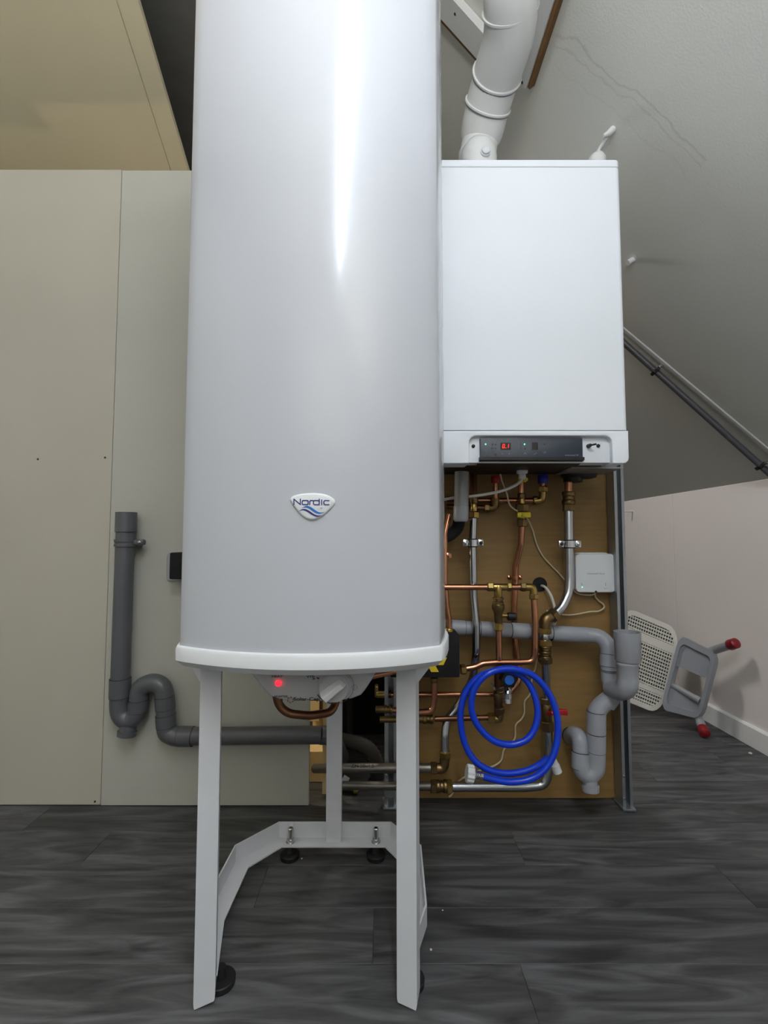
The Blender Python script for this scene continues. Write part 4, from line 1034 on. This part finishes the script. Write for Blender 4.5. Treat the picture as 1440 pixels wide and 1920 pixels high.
build('wall_clip', MB().lathe(cl + V(0, 0, -.010), (0, 0, 1), [(0, .0248), (0, .0285), (.007, .0285), (.008, .0270), (.012, .0270), (.013, .0285), (.020, .0285), (.020, .0248)], 28).box(cl + V(.040, .0, .002), (.030, .022, .017), bev=.006).box(cl + V(.022, .022, -.004), (.016, .030, .012)), M[g], TR)
build('screw', MB().lathe(cl + V(.045, -.010, .002), (0, -1, 0), [(0, .0042), (.002, .004), (.003, .001)], 12), M['screw_steel'], TR)

# ---- black block on a grey plate by the heater's left side
p0, p1 = P(318, 1086, 1.30), P(362, 1036, 1.30)
BK = thing('black_bracket', 'black block on a grey plate peeking out left of the heater', 'bracket', ((p0.x + p1.x) / 2, 1.33, p0.z))
q0, q1 = P(312, 1089, 1.35), P(362, 1036, 1.35)
build('plate', prism(MB(), rrect(q0.x, q0.z, q1.x, q1.z, .012, 5), 1.347, 1.357, .002), M['pvc'], BK)
build('block', MB().box(((p0.x + p1.x) / 2, 1.322, (p0.z + p1.z) / 2), (p1.x - p0.x, .055, p1.z - p0.z), bev=.004), M['foam_and_shade_black'], BK)

# ---- white receiver box
yW = 1.352
w0, w1 = P(1080.5, 1111, yW), P(1152.5, 1038.5, yW)
WB = thing('receiver_box', 'white square wireless receiver box right on the plywood', 'receiver', ((w0.x + w1.x) / 2, 1.375, w0.z))
build('cover', prism(MB(), rrect(w0.x, w0.z, w1.x, w1.z, .012, 5), yW, yW + .018, .003), M['plastic_white'], WB)
build('back_plate', prism(MB(), rrect(w0.x + .004, w0.z + .004, w1.x - .008, w1.z - .001 + .004, .010, 5), yW + .018, YB - .0005, .001), M['plastic_white'], WB)
text_part('lettering', 'Honeywell Home', .0070, P(1117.5, 1075.5, yW) + V(0, -.0002, 0), UX, UZ, M['ink_grey'], WB)
def wf(px, py): o = P(px, py, yW); return lambda x, y: o + V(x, -.0005, y)
mb = MB(); strokes(mb, [[(-.0016, .002), (.0016, -.002)]], .0016, wf(1091, 1095.5)); strokes(mb, [[(0, -.004), (0, .004)]], .0012, wf(1135.5, 1096)); strokes(mb, [arc(0, 0, .0045, .0045, 205, 335, 6)], .0008, wf(1135, 1101))
build('symbols', mb, M['ink_grey'], WB, smooth=False)
build('green_lamp', MB().lathe(P(1091.5, 1101, yW), (0, -1, 0), [(0, .0016), (.0006, .0014), (.001, .0005)], 12), M['green_led'], WB)
build('screw', MB().lathe(P(1117.5, 1109.5, yW), (0, -1, 0), [(0, .0035), (.001, .003), (.0012, .0015)], 12), M['screw'], WB)

# ---- cables
def cable(nm, pts, r, m, label, seg=8):
    o = build(nm, MB().tube(catmull([P(*q) for q in pts], 7), r, seg), M[m], None)
    return tag(o, label, 'cable')
wc = thing('white_cable', 'thick white cable with plug under boiler running left to siphon', 'cable', P(985, 890, 1.30))
build('plug', MB().box(P(979, 884, 1.285), (.027, .02, .014), bev=.003).box(P(979, 894, 1.285), (.018, .014, .016), bev=.003), M['plastic_white'], wc)
build('cord', MB().tube(catmull([P(982, 890, 1.285), P(972, 906, 1.28), P(945, 919, 1.275), P(915, 926, 1.27), P(880, 931, 1.27), P(860, 932, 1.29), P(836, 936, 1.30), P(815, 940, 1.31)], 7), .0042, 10), M['white_cable'], wc)
cable('cream_cable', [(938, 889, 1.31), (941, 902, 1.318), (950, 925, 1.325), (955, 945, 1.328), (964, 955, 1.330), (985, 968, 1.36), (998, 992, 1.378), (1006, 1020, 1.382), (1018, 1043, 1.384), (1035, 1062, 1.384), (1048, 1075, 1.384), (1060, 1089, 1.38), (1070, 1100, 1.38), (1082, 1112, 1.378), (1098, 1115.5, 1.376), (1112, 1115, 1.374), (1118, 1109, 1.373)], .0022, 'cream_cable', 'thin cream cable hanging from boiler across plywood to the white box')
cable('cream_cable', [(1117, 1109, 1.378), (1116, 1118, 1.380), (1122, 1126, 1.38), (1131, 1133, 1.38), (1132, 1140, 1.38), (1122, 1146, 1.38), (1106, 1147, 1.38), (1085, 1151, 1.38), (1066, 1153, 1.38), (1045, 1151, 1.38), (1025, 1145, 1.38)], .0022, 'cream_cable', 'thin cream cable curling beneath the white box')
cable('white_lead', [(1014, 1098, 1.395), (1022, 1101, 1.372), (1031, 1113, 1.362), (1037, 1128, 1.356), (1041, 1146, 1.352), (1041, 1165, 1.36), (1030, 1200, 1.375), (1010, 1228, 1.38)], .0040, 'white_cable', 'white cable coming out of the round hole in the plywood')
cable('cream_cable', [(1005, 1215, 1.38), (1006, 1235, 1.38), (1003, 1255, 1.38), (998, 1268, 1.38), (994, 1300, 1.38), (984, 1315, 1.38), (983, 1337, 1.38), (977, 1349, 1.38), (967, 1360, 1.38), (965, 1385, 1.38), (950, 1400, 1.38), (944, 1408, 1.38), (940, 1425, 1.38), (930, 1434, 1.38), (918, 1439, 1.38), (890, 1448, 1.38), (860, 1465, 1.38), (848, 1488, 1.38), (842, 1494, 1.38)], .0024, 'cream_cable', 'thin cream cable wandering down the plywood behind the blue hose')

# ---- blue hose
hz = thing('blue_hose', 'bright blue coiled hose with a white screw fitting on its end', 'hose', P(955, 1470, 1.25))
hp = [(903, 1455, 1.20), (925, 1461, 1.20), (955, 1466, 1.20), (990, 1462, 1.20), (1018, 1446, 1.20), (1038, 1415, 1.205), (1046, 1375, 1.21), (1043, 1335, 1.215), (1028, 1298, 1.22), (1003, 1269, 1.22), (975, 1257, 1.22), (945, 1254, 1.22), (915, 1263, 1.215),
      (893, 1285, 1.215), (884, 1315, 1.215), (888, 1345, 1.215), (905, 1372, 1.215), (930, 1391, 1.215), (960, 1396, 1.215), (988, 1386, 1.215), (1004, 1362, 1.22), (1008, 1330, 1.225), (1000, 1298, 1.232), (985, 1274, 1.238), (960, 1258, 1.238), (930, 1257, 1.236), (900, 1268, 1.234), (876, 1293, 1.232), (865, 1325, 1.23), (864, 1358, 1.23), (871, 1392, 1.23), (886, 1421, 1.228), (910, 1441, 1.226), (945, 1450, 1.225), (980, 1447, 1.228), (1008, 1436, 1.235), (1024, 1424, 1.25), (1034, 1424, 1.262), (1038, 1428, 1.262)]
build('tube', MB().tube(catmull([P(*q) for q in hp], 7), .0082, 16), M['blue_hose'], hz)
fd_ = (P(870, 1449, 1.20) - P(903, 1455, 1.20)).normalized()
build('ferrule', MB().lathe(P(905, 1455.5, 1.20), fd_, [(0, .0090), (.006, .0092), (.007, .0105), (.009, .0092), (.012, .0105), (.014, .0092), (.017, .0105), (.019, .0092), (.024, .0100), (.0245, .008)], 20), M['chrome'], hz)
wn = []
n_ = 24
loops = []
for t_, k_r in ((0, .92), (.002, 1.0), (.016, 1.0), (.018, .93)):
    d = fd_; u = d.orthogonal().normalized(); v2 = d.cross(u)
    loops.append([P(888, 1452, 1.20) + d * t_ + (u * math.cos(2 * math.pi * k / n_) + v2 * math.sin(2 * math.pi * k / n_)) * (.0215 if k % 2 else .0198) * k_r for k in range(n_)])
build('screw_fitting', MB().loft(loops), M['plastic_white'], hz, angle=15)['label'] = 'white ribbed screw fitting'
build('end_fitting', MB().lathe(P(1037, 1424, 1.262), (P(1046, 1450, 1.262) - P(1037, 1424, 1.262)), [(0, .0085), (.012, .0095), (.014, .0115), (.034, .012), (.036, .009)], 12), M['plastic_white'], hz)['label'] = 'white end fitting'

# ---- dark duct and brass valve in the hole behind the stand
du = thing('flexible_duct', 'dark flexible duct curving in the gap behind the heater stand', 'duct', P(680, 1440, 1.5))
dp = catmull([P(600, 1385, 1.56), P(640, 1388, 1.52), P(685, 1400, 1.50), P(703, 1425, 1.50), P(708, 1470, 1.52), P(708, 1500, 1.54)], 10)
build('tube', MB().tube(dp, [.021 + (.0018 if i % 2 else 0) for i in range(len(dp))], 18), M['duct'], du)
bv = thing('brass_valve', 'small brass valve at floor level behind the heater stand', 'valve', P(655, 1478, 1.42))
build('body', MB().lathe(P(636, 1467, 1.43), (1, -.1, -.25), [(0, .014), (.012, .018), (.03, .016), (.036, .012), (.05, .012)], 14), M['bronze'], bv)
build('cap', MB().lathe(P(664, 1480, 1.42), (1, -.1, -.2), [(0, .011), (.004, .0125), (.012, .011), (.013, .002)], 12), M['brass'], bv)
build('label_tag', MB().box(P(648, 1461, 1.40), (.018, .004, .016), Matrix.Rotation(R(30), 3, 'Y')), M['plastic_white'], bv)

# ================================================================== TIPPED STOOL
sl = thing('bath_stool', 'tipped over white and grey bath stool with red leg caps by knee wall', 'stool', (1.15, 1.98, 0))
def quad_basis(tl, tr, br, bl):
    def f(u, v, h=0.0):
        a = tl * (1 - u) + tr * u; b = bl * (1 - u) + br * u; p = a * (1 - v) + b * v
        n = (tr - tl).cross(bl - tl).normalized()
        if n.y > 0: n = -n
        return p + n * h
    return f
wq = quad_basis(P(1168, 1136, 2.16), P(1277, 1181, 2.03), P(1240, 1341, 2.02), P(1140, 1300, 2.15))
def ring_loft(f, outer, inner, h0, h1):
    mb = MB(); n = len(outer)
    vs = [f(u, v, h) for h in (h1, h0) for (u, v) in outer] + [f(u, v, h) for h in (h1, h0) for (u, v) in inner]
    fs = []
    for k in range(n):
        k2 = (k + 1) % n
        fs += [(k, k2, 2 * n + k2, 2 * n + k), (n + k2, n + k, 3 * n + k, 3 * n + k2), (k2, k, n + k, n + k2), (2 * n + k, 2 * n + k2, 3 * n + k2, 3 * n + k)]
    mb.add(vs, fs); return mb
def rr01(m, r, n=5): return rrect(m, m, 1 - m, 1 - m, r, n)
build('seat_rim', ring_loft(wq, rr01(0, .22), rr01(.055, .18), -.028, .006), M['stool_white'], sl, angle=50)
mb = MB()
NU, NV = 24, 26
def seat_in(u, v):
    a, b = abs(u - .5), abs(v - .5); r = .19; lim = .452
    if a > lim or b > lim: return False
    if a > lim - r and b > lim - r: return (a - lim + r) ** 2 + (b - lim + r) ** 2 < (r * 1.02) ** 2
    return True
def bar(u0, v0, u1, v1, w_, h=0.002):
    # thin bar on the seat surface
    d = Vector((u1 - u0, v1 - v0)).normalized(); n = Vector((-d.y, d.x)) * w_ / 2
    c = [(u0 + n.x, v0 + n.y), (u1 + n.x, v1 + n.y), (u1 - n.x, v1 - n.y), (u0 - n.x, v0 - n.y)]
    mb.loft([[wq(a, b, -.012) for a, b in c], [wq(a, b, h) for a, b in c]])
for i in range(1, NU):
    u = i / NU
    vv = [k / 60 for k in range(61) if seat_in(u, k / 60)]
    if vv: bar(u, vv[0], u, vv[-1], .014)
for j in range(1, NV):
    v = j / NV
    uu = [k / 60 for k in range(61) if seat_in(k / 60, v)]
    if uu: bar(uu[0], v, uu[-1], v, .05 if j in (6, 7, 20) else .016, .0025)
build('hole_shade_sheet', MB().loft([[wq(u, v, h) for u, v in rrect(.04, .04, .96, .96, .18, 4)] for h in (-.027, -.024)]), M['stool_grey'], sl, smooth=False)  # grey sheet added behind the seat so its holes read darker
build('perforated_seat', mb, M['stool_white'], sl, smooth=False)['kind'] = 'stuff'
gq_ = quad_basis(P(1276, 1190, 1.93), P(1346, 1226, 1.80), P(1314, 1349, 1.855), P(1240, 1330, 1.93))
build('backrest_rim', ring_loft(gq_, rr01(0, .17), rr01(.09, .11), -.02, .008), M['stool_grey'], sl, angle=50)
mb = MB()
for (u0, v0, u1, v1) in ((.07, .06, .93, .40), (.07, .68, .93, .94)):
    ng = 8
    for h_ in (-.012, -.002):
        vs = [gq_(u0 + (u1 - u0) * a / ng, v0 + (v1 - v0) * b / ng, h_) for b in range(ng + 1) for a in range(ng + 1)]
        mb.add(vs, [(b * (ng + 1) + a, b * (ng + 1) + a + 1, (b + 1) * (ng + 1) + a + 1, (b + 1) * (ng + 1) + a) for a in range(ng) for b in range(ng)])
    for c0_, c1_ in (((u0, v0), (u1, v0)), ((u0, v1), (u1, v1))):
        mb.add([gq_(*c0_, -.012), gq_(*c1_, -.012), gq_(*c1_, -.002), gq_(*c0_, -.002)], [(0, 1, 2, 3)])
build('backrest_panel', mb, M['stool_grey'], sl)
def sleg(a, b, tip):
    build('leg', MB().tube([a, b], .0155, 18), M['stool_leg'], sl)
    d = (b - a).normalized()
    build('rubber_foot', MB().lathe(b - d * .012, d, [(0, .0185), (.002, .0195), (.03, .0185), (.036, .012), (.037, .001)], 20), M['dark_red'], sl)
sleg(P(1290, 1235, 1.96), P(1373, 1208, 1.745), 0)
sleg(P(1296, 1315, 1.955), P(1319, 1369, 1.82), 0)
build('cross_tube', MB().tube([P(1256, 1282, 1.935), P(1312, 1314, 1.845)], .012, 14), M['stool_leg'], sl)

# ================================================================== CRUMBS ON THE FLOOR
def floor_pt(px, py):
    a = P(px, py, 1.0); d = a - V(0, 0, CAM_H); t = -CAM_H / d.z
    return V(0, 0, CAM_H) + d * t
for px, py, s_, lab in ((808, 1781, .0022, 'larger pale crumb on floor right of the stand front leg'), (1407, 1413, .006, 'white paint chip on floor beside the baseboard'), (830, 1707, .0016, 'tiny pale crumb on floor right of the stand rail'), (566, 1610, .002, 'tiny pale crumb on floor inside stand near left rear foot')):
    p = floor_pt(px, py)
    o = build('crumb', MB().lathe(p + V(0, 0, .0002), (0, 0, 1), [(0, s_), (s_ * .5, s_ * .9), (s_ * .8, s_ * .3)], 7), M['crumb'], None)
    tag(o, lab, 'crumb')
